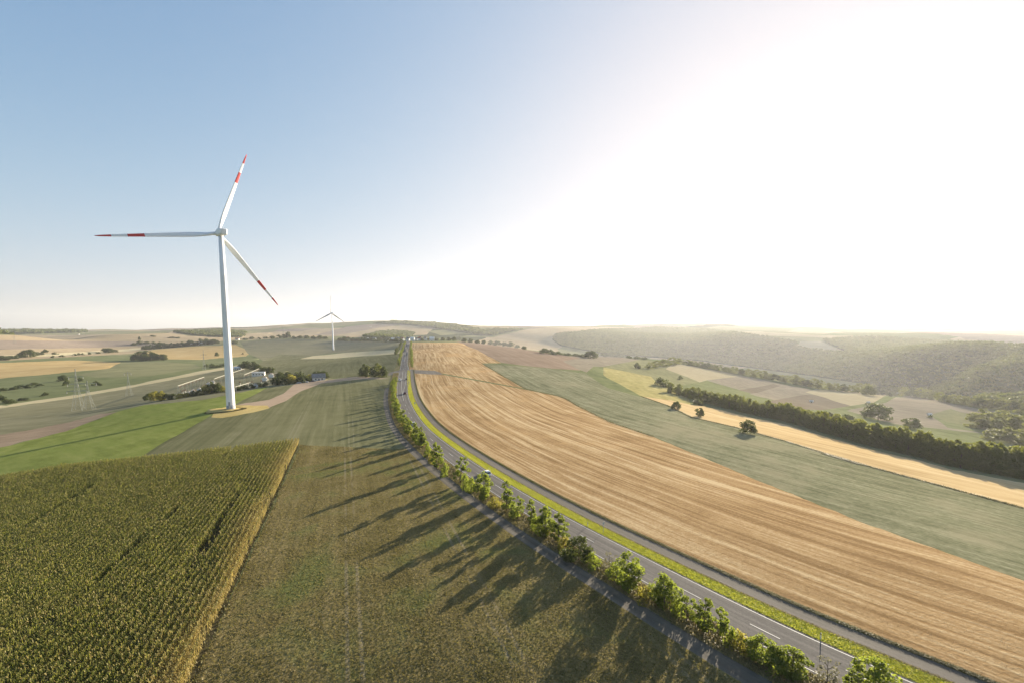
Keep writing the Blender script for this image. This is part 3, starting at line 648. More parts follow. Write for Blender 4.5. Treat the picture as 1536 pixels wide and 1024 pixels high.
for s in np.arange(s_a + 3, s_b, 5.2):     # the far stretch grows together into a hedge
    p = roadpt(s, -6.0 + rnd.uniform(-.9, .9)); key = ['slim%d' % (k % 3), 'shrub%d' % (k % 3), 'bush%d' % (k % 3), 'yshrub%d' % (k % 2)][k % 4]
    plant(key, p[0], p[1], rnd.uniform(4.5, 7.5) if key[0] in 'sb' and 'shrub' not in key else rnd.uniform(2.6, 3.8), rnd.uniform(3.2, 4.6), 'tree or shrub grown into the hedge on the far bend left of the road', 'tree', 'hedge trees on the far bend', name='hedge_tree')
    k += 1
for side, o0, s0, s1, stp, hh in (('right', 8.2, S_J + 22, RS[-1] - 150, 15, (4.5, 7)), ('left', -6.2, S_J + 55, RS[-1] - 150, 17, (4, 6.5)), ('left', -14, S_J + 190, RS[-1] - 150, 24, (6, 9))):
    for s in np.arange(s0, s1, stp):
        p = roadpt(s, o0 + rnd.uniform(-.8, .8)); h = rnd.uniform(*hh)
        plant('slim%d' % rnd.randrange(3) if o0 > -10 else 'field%d' % rnd.randrange(3), p[0], p[1], h, h * .62, 'one of the avenue trees on the %s side of the road beyond the junction' % side, 'tree', 'avenue trees beyond the junction, %s side' % side, name='avenue_tree')

# ------------------------------------------------------------------ trees of the fields
def lot(lst, proto_keys, label, cat, group, single=True, name=None):
    for i, (px, py, w, h) in enumerate(lst):
        x, y, z = at(px, py); D = math.hypot(x, y) * .98 if False else y
        plant(proto_keys[i % len(proto_keys)], x, y, D * h / F * 1.05, D * w / F, label if isinstance(label, str) else label[i], cat, group, single, name=name)
lot([(1121,649,23,20)], ['field1'], 'dark lone tree with several stems in the strip between green crop and orange stubble', 'tree', None, False, 'lone_tree')
lot([(1014,613,13,12),(1049,624,13,13),(1007,613,4,4)], ['field0','field2','low0'], ['small round green tree on the edge of the sage green crop','small yellowish tree with a bare trunk beside the orange stubble','tiny bush left of the small green tree at the crop edge'], 'tree', None, False)
lot([(1046,606,18,8),(991,578,22,12),(955,552,13,8),(1020,569,7,6)], ['low0','low1','low0','low1'], ['low dark bush cluster just below the tree belt','wide bush standing off the left end of the tree belt','grey green bush in the pale olive meadow','single bush in the yellowish field left of the belt'], 'bush', None, False)
lot([(1317,629,36,24),(1366,642,24,16)], ['field1','field2'], ['large dark round tree behind the belt on the valley floor','smaller dark round tree right of the big one behind the belt'], 'tree', None, False, 'valley_tree')
lot([(1303,592,16,14),(1334,594,7,6),(1300,607,5,4),(1395,626,6,4)], ['field0','low0','low1','low0'], ['round tree before the lower hedge line','little bush by the pale valley field','tiny bush at the valley track corner','tiny bush at the edge of the green plot'], 'tree', None, True, 'valley_tree')
lot([(975,553,14,10),(985,551,16,11),(996,549,18,11),(1008,547,18,12),(1018,546,12,10)], ['belt0','belt1','belt2','belt3'], 'one of the trees in the copse above the pale olive meadow', 'tree', 'copse above the olive meadow')
lot([(886,537,22,11)], ['field0'], 'dark round tree on the skyline of the brown field edge', 'tree', None, False)
lot([(817,530,14,8),(826,531,12,7),(836,532,16,5),(850,533,14,4),(864,534,12,4),(874,535,12,4),(905,534,10,4),(915,534,14,5),(928,535,14,5),(942,537,12,4),(955,538,12,4),(966,539,10,4)], ['field0','low0','low1','field2'], 'one of the bushes along the crest above the tilled field', 'tree', 'bushes along the crest', True, 'crest_tree')
lot([(688,511,8,6),(697,513,9,6),(706,514,8,6),(716,515,9,5),(726,516,8,6),(736,517,9,6),(746,518,12,7),(756,519,10,6),(766,520,12,7),(776,522,9,5),(786,524,9,5)], ['field0','field1','field2'], 'one of the trees behind the brown field on the village side', 'tree', 'trees behind the brown field', True, 'crest_tree')
# the belt behind the orange strip
top_line = dense([(1006,590),(1030,596),(1056,604),(1122,621),(1180,632.5),(1236,649),(1314,671),(1380,686),(1431,700),(1536,719),(1590,730)], 9, False)
for i, (px, py) in enumerate(top_line):
    hh = np.interp(px, [1000, 1100, 1250, 1400, 1536], [17, 25, 34, 44, 54])
    x, y, z = at(px, py - 1); D = y
    for dx, k in ((0, 1.0), (rnd.uniform(5, 8), 1.02)):
        u = np.array([x, y]) / math.hypot(x, y); q = np.array([x, y]) + u * dx; h = D * hh / F * rnd.uniform(.78, 1.12)
        plant('belt%d' % rnd.randrange(4), q[0], q[1], max(6, h * .95), rnd.uniform(7.5, 10), 'one of the trees of the long belt behind the orange stubble strip', 'tree', 'trees of the long belt', name='belt_tree', sink=.4)
lot([(1062,600,12,8),(1072,604,14,9),(1083,606,12,9),(1100,612,14,12),(1112,614,12,10),(1240,628,22,12),(1256,630,20,11),(1272,632,18,11),(1286,636,16,10),(1340,652,14,8),(1352,656,18,10)], ['belt0','field0','belt2','field1'], 'one of the looser trees standing just behind the long belt', 'tree', 'looser trees behind the belt', True, 'field_tree')
# lower hedge line on the far side of the valley fields
hl = dense([(1022,545),(1060,552),(1100,560),(1135,566),(1180,573.5),(1230,583),(1265,587),(1300,590),(1345,593),(1380,596),(1430,605),(1470,611),(1530,618),(1590,626)], 9, False)
for i, (px, py) in enumerate(hl):
    x, y, z = at(px, py - .5); hh = np.interp(px, [1020, 1130, 1250, 1400, 1536], [7, 11, 14, 14, 16]) * rnd.uniform(.8, 1.15)
    plant(['belt0','belt1','belt2','belt3','field0'][i % 5], x, y, y * hh / F, y * rnd.uniform(14, 18) / F, 'one of the trees in the lower hedge line between valley fields and forest', 'tree', 'trees of the lower hedge line', True, name='hedge_tree')
lot([(1462,640,30,22),(1482,642,34,24),(1505,648,40,30),(1530,650,40,28),(1492,660,36,18),(1515,664,44,22),(1545,668,44,24),(1475,632,24,20),(1500,636,30,22),(1525,638,34,24)], ['belt0','belt1','belt2','belt3'], 'one of the big trees of the grove at the right edge of the valley', 'tree', 'grove at the right edge', True, 'grove_tree')
# left valley
lot([(42,535,19,11)], ['field0'], 'big round tree at the left behind the golden stubble', 'tree', None, False)
lot([(2,539,10,6),(10,540,9,6),(17,538,11,5),(25,537,10,4.5),(33,536,9,5),(68,529,10,5),(60,532,9,3),(82,531,7,3)], ['field1','low0'], 'one of the bushes beside the big round tree at the far left', 'tree', 'bushes by the big left tree', True)
lot([(80,536,6,3),(93,535,6,3),(112,533,6,3),(118,532,5,3),(124,532,4,3),(134,531,5,3)], ['low0','low1'], 'one of the small bushes spaced along the pale far track', 'bush', 'bushes along the pale track', True)
lot([(157,528,10,6),(164,529,12,7),(172,528,9,4),(147,530,6,2.5)], ['field1','field2'], 'one of the trees of the small clump on the pale track', 'tree', 'clump on the pale track', True)
lot([(203,540,12,9),(212,540,16,13),(222,540,16,14),(232,540,14,11),(241,540,12,9),(247,540,9,9),(217,541,14,10)], ['field0','field1','field2'], 'one of the trees in the dark clump left of the mast', 'tree', 'dark clump left of the mast', True)
lot([(216 + i * 5.2, 524.3 - i * .42, 8, 5.5 + (i % 3) * .6) for i in range(22)], ['field0','field2','low0'], 'one of the trees of the dark hedge leading to the white farm', 'tree', 'dark hedge by the white farm', True, 'hedge_tree')
lot([(285,517,10,7),(310,514,12,6),(320,515,12,6),(352,516,9,5),(300,512,9,4),(368,510,7,3),(378,509,8,4),(388,509,7,3),(398,508,8,3),(408,508,9,4),(418,507.5,10,5),(426,507.5,8,6),(432,507,7,9),(440,508,8,4),(450,507.5,9,4),(460,508,9,5),(470,508,9,4),(480,508,9,5),(488,508.5,8,4)], ['field1','low0','field2'], 'one of the skyline trees between the farm and the far turbine', 'tree', 'skyline trees left of the far turbine', True)
lot([(510 + i * 6.5, 511 + i * .15, 9, 4.5 + (i * 7 % 4) * .5) for i in range(15)], ['field0','field1','low1'], 'one of the trees along the village edge right of the far turbine', 'tree', 'trees along the village edge', True)
lot([(622,510.5,6,4),(633,510.5,7,4),(645,510.5,8,4),(655,511,7,4),(664,511,8,5),(673,511,8,5),(681,511,8,6)], ['field0','field2'], 'one of the trees behind the stubble crest on the right of the road', 'tree', 'trees behind the stubble crest', True)
lot([(325,534,6,6),(364,531,3,2)], ['field0','low0'], ['single round bush in the golden field beside the mast','tiny bush near the golden field corner'], 'bush', None, True)
lot([(310,550,8,4),(318,551,9,6),(326,551,8,4),(334,550,9,5),(342,549,10,6)], ['low0','low1'], 'one of the bushes behind the substation field track', 'bush', 'bushes behind the substation', True)
lot([(100,577,9,8),(94,571,12,9),(120,571,8,5),(144,577,9,6),(150,578,6,4),(30,582,16,5),(44,581,12,5),(20,584,10,4),(5,586,12,5),(68,593,10,5),(35,600,14,4),(12,604,18,6),(0,600,14,8),(50,577,10,4),(60,578,9,3)], ['low0','field1','low1'], 'one of the scattered bushes on the olive slope behind the pylons', 'bush', 'scattered bushes on the olive slope', True)
lot([(201,518,7,4),(210,516,9,5),(220,516,9,4),(230,516.5,9,4),(240,517,9,4),(246,517,8,3),(209,510,4,5),(228,505,10,2),(258,507,10,2),(268,507.5,8,2)], ['field0','low0'], 'one of the grey bushes on the far tan field', 'tree', 'bushes on the far tan field', True)
# bushy clump left of the junction
lot([(544,564.5,14,14),(552,564.5,15,16),(561,565,15,16),(569,565,15,18),(576,565,13,16),(566,562,13,18),(548,562,12,16)], ['field0','belt1','field2','belt3'], 'one of the bushy trees in the dense clump left of the junction', 'tree', 'dense clump left of the junction', False, 'clump_tree')
# screen round the substation
lot([(223,599,14,9),(232,600,16,14),(242,600,16,14),(251,599,12,9),(260,598,13,8),(270,596.5,13,7),(280,595,13,7),(290,593.5,13,8),(300,592,13,8)], ['low0','ylow','ylow','low1'], 'one of the screening shrubs at the left front of the substation', 'shrub', 'shrubs at the left front of the substation', False)
lot([(310,590.5,15,14),(318,589.5,16,16),(327,588.5,16,14),(334,587.5,10,9)], ['ylow','low0','low1'], 'one of the taller shrubs before the gantries left of the tower', 'shrub', 'taller shrubs left of the tower', False)
lot([(356,585,11,6),(366,583,12,6),(377,582,12,6),(388,580,12,6),(399,579,12,6)], ['low0','low1'], 'one of the low dark hedge shrubs right of the tower', 'shrub', 'low hedge right of the tower', False)
lot([(412,577,16,12),(424,576,18,13),(436,575,18,14),(432,571,16,14),(445,573,16,14),(456,573,14,11),(464,571,12,10),(420,569,14,12),(452,567,12,10)], ['low0','low1','ylow','field0'], 'one of the thick bushes at the right end of the substation', 'shrub', 'bushes at the right end of the substation', False)
lot([(362,553,10,8),(370,553,14,12),(378,554,16,12),(386,555,12,9),(398,560,13,10),(406,560,12,10),(392,558,8,7),(484,566,16,10),(476,565,12,9),(490,567,9,6)], ['field0','field1','field2'], 'one of the dark trees behind the substation yard', 'tree', 'dark trees behind the substation', False)

# ------------------------------------------------------------------ forests: far masses, one object each
def forest(name, keys, label, n_leaf=20):
    Ps = []; Hs = []; Sp = []
    for key in keys:
        w, sp, hh = WOODS[key]; lo, hi = w.min(0), w.max(0); nx, ny = int((hi[0]-lo[0]) / sp), int((hi[1]-lo[1]) / sp)
        X, Y = np.meshgrid(np.arange(nx), np.arange(ny)); P = np.stack([X.ravel(), Y.ravel()], -1) * sp + lo + rng.uniform(-.45, .45, (nx * ny, 2)) * sp
        P = P[inside(w, P)]; Ps.append(P); Hs.append(hh * rng.uniform(.65, 1.3, len(P))); Sp.append(np.full(len(P), sp))
    P = np.vstack(Ps); h = np.concatenate(Hs); sp = np.concatenate(Sp); n = len(P); z = zat(P[:, 0], P[:, 1])
    d = rng.normal(size=(n, n_leaf, 3)); d /= np.linalg.norm(d, axis=2)[..., None]; d[..., 2] = np.abs(d[..., 2]) * 1.0 - .25
    q = np.stack([P[:, 0], P[:, 1], z + h * .5], -1)[:, None] + d * np.stack([sp * .58, sp * .58, h * .5], -1)[:, None] * rng.uniform(.75, 1.08, (n, n_leaf))[..., None]
    size = np.repeat(sp * .42, n_leaf) * rng.uniform(.6, 1.3, n * n_leaf)
    V, Fq = cards(q.reshape(-1, 3), size, .75, 0)
    o = mesh_np(name, V, Fq, [L['wood']]); o['kind'] = 'stuff'; o['label'] = label
    print(name, n); return o
forest('forest', ['slope'], 'dense forest covering the far side of the valley', 34)
forest('far_woodland', ['hillwood', 'hillfoot', 'leftvalley', 'midwood', 'farleft'], 'dark far woods on the hills along the horizon', 26)

# ------------------------------------------------------------------ crop and grass that nobody could count
def poly_world(pts):
    d = dense(pts); return hit([p[0] for p in d], [p[1] for p in d])
CORN = [r[0] for r in REG if r[1] == 'cornsoil'][0]
def leaf_strips(base, ang, length, rise, width, droop):
    """arching two-piece blades"""
    n = len(base); dx = np.stack([np.cos(ang), np.sin(ang), np.zeros(n)], -1); sd_ = np.stack([-np.sin(ang), np.cos(ang), np.zeros(n)], -1) * (width / 2)[:, None]
    m = base + dx * (length * .5)[:, None]; m[:, 2] += rise; e = base + dx * length[:, None]; e[:, 2] += rise - droop
    V = np.stack([base - sd_ * .5, base + sd_ * .5, m + sd_, m - sd_, e + sd_ * .15, e - sd_ * .15], 1).reshape(-1, 3); b = np.arange(n) * 6
    return V, np.concatenate([np.stack([b, b+1, b+2, b+3], -1), np.stack([b+3, b+2, b+4, b+5], -1)])
cl_ = leaf_mat('corn_leaves', [(0.05,(0.055,0.082,0.016)), (0.45,(0.15,0.17,0.034)), (0.95,(0.25,0.225,0.07))], .5, (0.44,0.44,0.06), nscale=.12)
cdry = leaf_mat('dry_corn_leaves', [(0.05,(0.24,0.18,0.05)), (0.5,(0.38,0.29,0.09)), (0.95,(0.48,0.38,0.16))], .45, (0.5,0.40,0.12), nscale=.1)
tass = leaf_mat('corn_tassels', [(0.05,(0.13,0.125,0.04)), (0.5,(0.22,0.20,0.065)), (0.95,(0.32,0.27,0.11))], .4, (0.4,0.36,0.10), nscale=.1)
def corn():
    az = math.radians(-20.5); du = np.array([math.sin(az), math.cos(az)]); dv = np.array([du[1], -du[0]])
    e = np.stack([CORN @ dv, CORN @ du], -1); lo, hi = e.min(0), e.max(0)
    rows = np.arange(lo[0], hi[0], 1.05); along = np.arange(lo[1], hi[1], .22)
    A, B = np.meshgrid(rows, along); q = np.stack([A.ravel(), B.ravel()], -1); q += rng.normal(size=q.shape) * [.035, .08]
    P = q[:, :1] * dv + q[:, 1:] * du
    th = np.arctan2(P[:, 0], P[:, 1]); r = np.hypot(P[:, 0], P[:, 1]); k = (np.abs(th) < math.radians(54)) & (r > 48); P = P[k]; q = q[k]
    k = inside(CORN, P); P = P[k]; q = q[k]
    # distance to the dry right-hand edge of the field
    ed = np.array([at(*p)[:2] for p in [(450,664),(420,732),(395,785),(370,838),(330,930),(290,1024),(262,1100)]]); ev = ed @ dv; eu = ed @ du; o_ = np.argsort(eu)
    dist = np.interp(q[:, 1], eu[o_], ev[o_]) - q[:, 0]
    wheel = (np.abs((q[:, 0] - 3.1 - .5 * np.sin(q[:, 1] * .06)) % 31.0 - 15.5) < .42) & (dist > 4) & (rng.random(len(q)) < np.clip(.55 + .9 * np.sin(q[:, 1] * .075 + q[:, 0] * .3), 0, .92))
    wheel |= (np.abs(dist - 9 - .6 * np.sin(q[:, 1] * .05)) < .7) & (rng.random(len(q)) < np.clip(.2 + .8 * np.sin(q[:, 1] * .06 + 1), 0, .85))
    gap = (np.sin(q[:, 0] * .21 + 2 * np.sin(q[:, 1] * .05)) * np.sin(q[:, 1] * .083 + q[:, 0] * .11) > .80) & (rng.random(len(q)) < .35)
    rag = dist < rng.uniform(-.3, 1.6, len(q)) * (.5 + .5 * np.sin(q[:, 1] * .35 + 2 * np.sin(q[:, 1] * .11))); k = ~(wheel | gap | rag); P = P[k]; q = q[k]; dist = dist[k]
    n = len(P); z = zat(P[:, 0], P[:, 1]); hh = rng.normal(2.25, .2, n) * (1 - .1 * np.exp(-np.maximum(dist, 0) / 2)); print('corn', n)
    patch = .5 + .5 * np.sin(P[:, 0] * .09 + 1.7 * np.sin(P[:, 1] * .06)) * np.cos(P[:, 1] * .075 + 1.2 * np.sin(P[:, 0] * .05))
    pdry = np.clip(.03 + .10 * patch + .85 * np.exp(-(np.maximum(dist, 0) / (3.6 + 1.4 * np.sin(q[:, 1] * .13))) ** 2) + .30 * np.exp(-np.maximum(dist, 0) / 14), 0, .95)
    Vs = []; Fs = []; Ms = []; b = 0; base = np.stack([P[:, 0], P[:, 1], z], -1); near = np.hypot(P[:, 0], P[:, 1]) < 115
    for j in range(6):
        f = .30 + .125 * j; sel = np.ones(n, bool) if j > 1 else near
        bs = base[sel].copy(); m = len(bs); bs[:, 2] += hh[sel] * f
        V, Fq = leaf_strips(bs, rng.uniform(0, 2*PI, m), rng.uniform(.32, .56, m), rng.uniform(.14, .36, m), rng.uniform(.09, .14, m) * 1.35, rng.uniform(.1, .5, m))
        Vs.append(V); Fs.append(Fq + b); b += len(V); Ms.append(np.tile((rng.random(m) < pdry[sel]).astype(int), 2))
    tp = base.copy(); tp[:, 2] += hh * .93; V, Fq = leaf_strips(tp, rng.uniform(0, 2*PI, n), rng.uniform(.05, .22, n), rng.uniform(.2, .4, n), np.full(n, .12), np.zeros(n))
    Vs.append(V); Fs.append(Fq + b); b += len(V); Ms.append(np.full(2 * n, 2))
    st = base.copy(); V, Fq = leaf_strips(st, rng.uniform(0, 2*PI, n), np.full(n, .02), hh * .95, np.full(n, .06), np.zeros(n)); Vs.append(V); Fs.append(Fq + b); Ms.append(np.tile((rng.random(n) < pdry).astype(int), 2))
    o = mesh_np('corn_field', np.vstack(Vs), np.vstack(Fs), [cl_, cdry, tass], np.concatenate(Ms)); o['kind'] = 'stuff'; o['label'] = 'tall green and yellow maize crop standing in rows at the lower left'
corn()
grass_m = {}
grass_m['weed'] = leaf_mat('low_weeds', [(0.05,(0.055,0.058,0.016)), (0.4,(0.115,0.108,0.034)), (0.7,(0.20,0.16,0.062)), (0.95,(0.32,0.255,0.12))], .5, (0.38,0.33,0.07), nscale=.15)
grass_m['dry'] = leaf_mat('dry_grass', [(0.05,(0.08,0.07,0.025)), (0.5,(0.18,0.15,0.06)), (0.95,(0.32,0.26,0.12))], .4, (0.4,0.33,0.10), nscale=.3)
grass_m['lime'] = leaf_mat('lime_grass', [(0.05,(0.20,0.22,0.02)), (0.5,(0.38,0.38,0.03)), (0.95,(0.52,0.48,0.07))], .5, (0.75,0.70,0.06), nscale=.25)
grass_m['edge'] = leaf_mat('edge_weeds', [(0.05,(0.04,0.045,0.015)), (0.5,(0.10,0.10,0.035)), (0.95,(0.22,0.18,0.08))], .35, (0.28,0.26,0.07), nscale=.3)
grass_m['straw'] = leaf_mat('straw_stalks', [(0.05,(0.28,0.19,0.09)), (0.5,(0.44,0.32,0.17)), (0.95,(0.60,0.48,0.29))], .4, (0.5,0.38,0.2), nscale=.2)
def tufts(name, P, hgt, width, mat, label):
    n = len(P); z = zat(P[:, 0], P[:, 1]); hgt = np.broadcast_to(hgt, (n,)) * rng.uniform(.5, 1.4, n)
    V, Fq = leaf_strips(np.stack([P[:, 0], P[:, 1], z - .02], -1), rng.uniform(0, 2*PI, n), hgt * rng.uniform(.2, 1.3, n), hgt, np.broadcast_to(width, (n,)) * rng.uniform(.6, 1.4, n), hgt * rng.uniform(0, .5, n))
    o = mesh_np(name, V, Fq, [grass_m[mat]]); o['kind'] = 'stuff'; o['label'] = label
def band(o0, o1, n, s1, pw=1.6):
    s = s1 * rng.random(n) ** pw; return roadpt(s, rng.uniform(o0, o1, n))
tufts('verge_grass', band(-9.3, -4.0, 42000, S_J - 10), .32, .16, 'dry', 'dry grass under the roadside trees')
tufts('verge_grass', band(6.6, 7.3, 14000, S_J + 4), .09, .06, 'dry', 'duller grass on the outer side of the lime green strip')
p = band(4.0, 6.9, 36000, S_J + 4); tufts('lime_verge_grass', p, .10, .12, 'lime', 'lime green grass strip between road and right hand path')
p = band(10.15, 11.0, 40000, S_J + 4); tufts('edge_grass', p, .19, .05, 'edge', 'dark weedy edge between right hand path and stubble')
FORE = [r[0] for r in REG if r[1] == 'fore'][0]
def scatter(poly, n, rmin, rmax):
    th = rng.uniform(-1.0, 1.0, n * 3); r = np.exp(rng.uniform(math.log(rmin), math.log(rmax), n * 3)); P = np.stack([r * np.sin(th), r * np.cos(th)], -1); P = P[inside(poly, P)]; return P[:n]
P = scatter(FORE, 110000, 46, 230); dr_, ds_ = road_coords(P[:, 0], P[:, 1]); P = P[dr_ < -12.4]
tufts('field_weeds', P, np.clip(.08 + np.hypot(P[:, 0], P[:, 1]) * .0004, .08, .18), .15, 'weed', 'low patchy weeds and clover over the near field')
STUB = [r[0] for r in REG if r[1] == 'stubble'][0]
def margin(pts, n, wob=1.0):
    d = np.array(dense(pts, 3, False)); w = hit(d[:, 0], d[:, 1]); L_ = np.concatenate([[0], np.cumsum(np.linalg.norm(np.diff(w, axis=0), axis=1))]); s = rng.uniform(0, L_[-1], n)
    return np.stack([np.interp(s, L_, w[:, 0]), np.interp(s, L_, w[:, 1])], -1) + rng.normal(size=(n, 2)) * wob
MP = np.vstack([margin([(962,594),(1005,609),(1036,625),(1110,642),(1134,649),(1180,661.6),(1236,679),(1314,702),(1451,739),(1536,762)], 9000, .45), margin([(723,544.5),(757,565),(789,583),(836,593),(850,598),(864,607),(914,632),(980,654)], 3500, .5),
                margin([(1236,680),(1262,688),(1290,696)], 1500, .7), margin([(452,667),(395,790),(285,1030)], 900, .6)])
tufts('margin_grass', MP, .30, .2, 'edge', 'rough uncut grass along the field margins')
P = scatter(STUB, 80000, 55, 210); dr_, ds_ = road_coords(P[:, 0], P[:, 1]); P = P[(dr_ > 11.3)]; dr_ = dr_[dr_ > 11.3]
k = (rng.random(len(P)) < np.clip((215 - np.hypot(P[:, 0], P[:, 1])) / 110, 0, 1)) & (rng.random(len(P)) < (.25 + .75 * (np.sin(dr_ * 2 * PI / 5.3 + 1.1 * np.sin(ds_ * .01 if len(ds_) == len(dr_) else dr_ * .1)) > .2))); P = P[k]
tufts('stubble_straw', P, .05, .06, 'straw', 'loose straw lying in swaths over the harvested field')
#==PART4==
# ------------------------------------------------------------------ wind turbines
tw = plain('turbine_white', (0.80, 0.81, 0.82), .42, .4, vary=.04, scale=.15); tw_shade = plain('far_blade_shade_grey', (0.50, 0.51, 0.53), .6, .2); tred = plain('turbine_red', (0.52, 0.035, 0.03), .45, .4)  # far blades: backlit shade on white put into the colour as grey
tgrey = plain('turbine_grey', (0.36, 0.37, 0.38), .6, .3); conc = plain('concrete', (0.40, 0.38, 0.34), .85, .15, vary=.25, scale=1.2)
steel = plain('galvanised_steel', (0.50, 0.51, 0.48), .5, .4, vary=.2, scale=.6); dark = plain('dark_rubber', (0.025, 0.025, 0.025), .8, .2)
def turbine(px, py, yaw, phase, hub_h, R, label, red=True, mound=True):
    x, y, z = at(px, py); root = empty('wind_turbine', (x, y, z + (.7 if mound else 0))); hh = hub_h - (.7 if mound else 0)
    m = MB(); n = 28; zs = np.array([0, .6, hh * .25, hh * .5, hh * .75, hh - 1.9]); rr = np.interp(zs, [0, hh], [2.25, 1.25])
    m.loft([[(r * math.cos(2*PI*j/n), r * math.sin(2*PI*j/n), zz) for j in range(n)] for zz, r in zip(zs, rr)])
    m.build('tower', tw, root, smooth=True)
    m = MB(); m.loft([[(r * math.cos(2*PI*j/n), r * math.sin(2*PI*j/n), zz) for j in range(n)] for zz, r in ((.02, 2.32), (2.3, 2.27), (2.3, 2.1))], cap=False); m.build('base_ring', tgrey, root, smooth=True)
    m = MB()
    for f in (.25, .5, .75):
        r = 2.25 + (1.25 - 2.25) * f + .025
        m.loft([[(r * math.cos(2*PI*j/n), r * math.sin(2*PI*j/n), hh * f + dz) for j in range(n)] for dz in (-.12, .12)], cap=False)
    m.build('flange', tw, root)
    m = MB(); a0 = math.radians(-75)
    m.box((2.19 * math.cos(a0), 2.19 * math.sin(a0), 3.3), (.22, .95, 2.1), rz=a0); dr = m.build('door', tgrey, root, bevel=.02)
    m = MB(); m.box((2.34 * math.cos(a0) - .3 * math.sin(a0), 2.34 * math.sin(a0) + .3 * math.cos(a0), 3.3), (.08, .05, .25), rz=a0); m.build('handle', dark, dr)
    m = MB()
    for k in range(7): m.box((2.55 * math.cos(a0), 2.55 * math.sin(a0), .35 + .28 * k), (.5, 1.0, .06), rz=a0)
    m.build('stair', steel, root)
    # nacelle and rotor in a frame of their own: n points out of the hub
    tilt = .054; nn = np.array([math.sin(yaw) * math.cos(tilt), -math.cos(yaw) * math.cos(tilt), math.sin(tilt)]); a = np.array([math.cos(yaw), math.sin(yaw), 0]); b = np.cross(a, nn); b *= np.sign(b[2])
    C0 = np.array([0, 0, hh]); C = C0 + nn * 4.6
    def loc(u, v, w, o=C0): return tuple(o + nn * u + a * v + b * w)
    m = MB(); prof = [(-5.6, 1.25, 1.35), (-5.3, 1.65, 1.75), (-1.5, 1.85, 1.95), (1.6, 1.85, 1.95), (3.0, 1.55, 1.6), (3.3, 1.2, 1.2)]; rings = []
    for u, hw, hz_ in prof:
        rg = []
        for j in range(24):
            t_ = 2 * PI * j / 24; c, s_ = math.cos(t_), math.sin(t_); k = 1 / (abs(c) ** 5 + abs(s_) ** 5) ** .2
            rg.append(loc(u, hw * c * k, hz_ * s_ * k + .25))
        rings.append(rg)
    m.loft(rings); nac = m.build('nacelle', tw, root, smooth=False)
    m = MB(); m.box(loc(-4.2, 0, 2.5), (.08, .08, 1.1)); m.box(loc(-4.2, .8, 2.4), (.3, .3, .5)); m.build('wind_sensor', tgrey, nac)
    m = MB(); m.loft([[loc(u, r * math.cos(2*PI*j/20), r * math.sin(2*PI*j/20), C) for j in range(20)] for u, r in ((-1.3, 1.5), (-.6, 1.75), (.6, 1.7), (1.5, 1.2), (2.1, .55), (2.3, .08))]); m.build('hub', tw, root, smooth=True)
    cone = .069
    st = [(0.0, .95, 1.0, .4), (.03, .95, 1.0, .4), (.08, 1.05, .8, .42), (.14, 1.35, .5, .42), (.21, 1.52, .34, .38), (.32, 1.36, .28, .30), (.48, 1.1, .23, .20), (.62, .9, .19, .14), (.621, .9, .19, .14), (.755, .72, .17, .1), (.756, .72, .17, .1), (.875, .55, .16, .06), (.876, .55, .16, .06), (.96, .36, .15, .03), (.995, .14, .2, .02)]
    for k in range(3):
        an = phase + k * 2 * PI / 3; e = (math.cos(an) * a + math.sin(an) * b); dirv = e * math.cos(cone) + nn * math.sin(cone); tang = -math.sin(an) * a + math.cos(an) * b; m = MB(); rings = []
        for f, hc, th, tw_ in st:
            cdir = tang * math.cos(tw_ + .08) + nn * math.sin(tw_ + .08); tdir = np.cross(dirv, cdir); off = hc * .22 if f > .05 else 0
            pos = C + dirv * (1.0 + f * (R - 1.0)); rg = []
            for j in range(16):
                t_ = 2 * PI * j / 16; hc_ = hc * (1 if red else 1.5); cx = hc_ * math.cos(t_); ty = hc_ * th * math.sin(t_) * ((.62 - .38 * math.cos(t_)) if f > .05 else 1)
                rg.append(tuple(pos + cdir * (cx - off) + tdir * ty))
            rings.append(rg)
        mis = [0] * (len(st) - 1)
        if red:
            for i in (8, 12, 13): mis[i] = 1
        m.loft(rings, mis=mis); m.build('blade', [tw if red else tw_shade, tred], root, smooth=True)
    return tag(root, label, 'wind turbine', 'wind turbines'), (x, y, z)
T1, tb = turbine(346.5, 614, -2.2439, -.1773, 102.5, 52.95, 'large white wind turbine with red banded blades, standing nearest at the left')
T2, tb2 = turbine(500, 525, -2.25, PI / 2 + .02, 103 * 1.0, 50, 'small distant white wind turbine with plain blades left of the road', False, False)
# the raised pad under the nearer mast
m = MB(); n = 26; ca = math.atan2(tb[0], tb[1])
def ring(r0, zz, off=0):
    out = []
    for j in range(n):
        t_ = 2 * PI * j / n; r = r0 * (1 + .10 * math.sin(2 * t_ + 1) + .05 * math.sin(5 * t_)); px_, py_ = tb[0] - 2.5 + r * 1.15 * math.cos(t_), tb[1] - 1.5 + r * .8 * math.sin(t_)
        out.append((px_, py_, (float(zat(px_, py_)) - .3) if zz is None else tb[2] + zz))
    return out
m.loft([ring(8.9, None), ring(7.6, .5), ring(6.4, .72), ring(.5, .74)], cap=False)
md = m.build('earth_pad', M['straw'], smooth=True); struct(md); md['label'] = 'straw coloured earth pad under the wind turbine'
th = np.random.default_rng(5); t_ = th.uniform(0, 2*PI, 5200); r = 4.8 + 4.2 * th.random(5200) ** .6; r *= 1 + .10 * np.sin(2 * t_ + 1) + .05 * np.sin(5 * t_)
Pp = np.stack([tb[0] - 2.5 + r * 1.15 * np.cos(t_), tb[1] - 1.5 + r * .8 * np.sin(t_)], -1); tufts('pad_grass', Pp, .38, .2, 'dry', 'dry tall grass round the foot of the turbine pad')

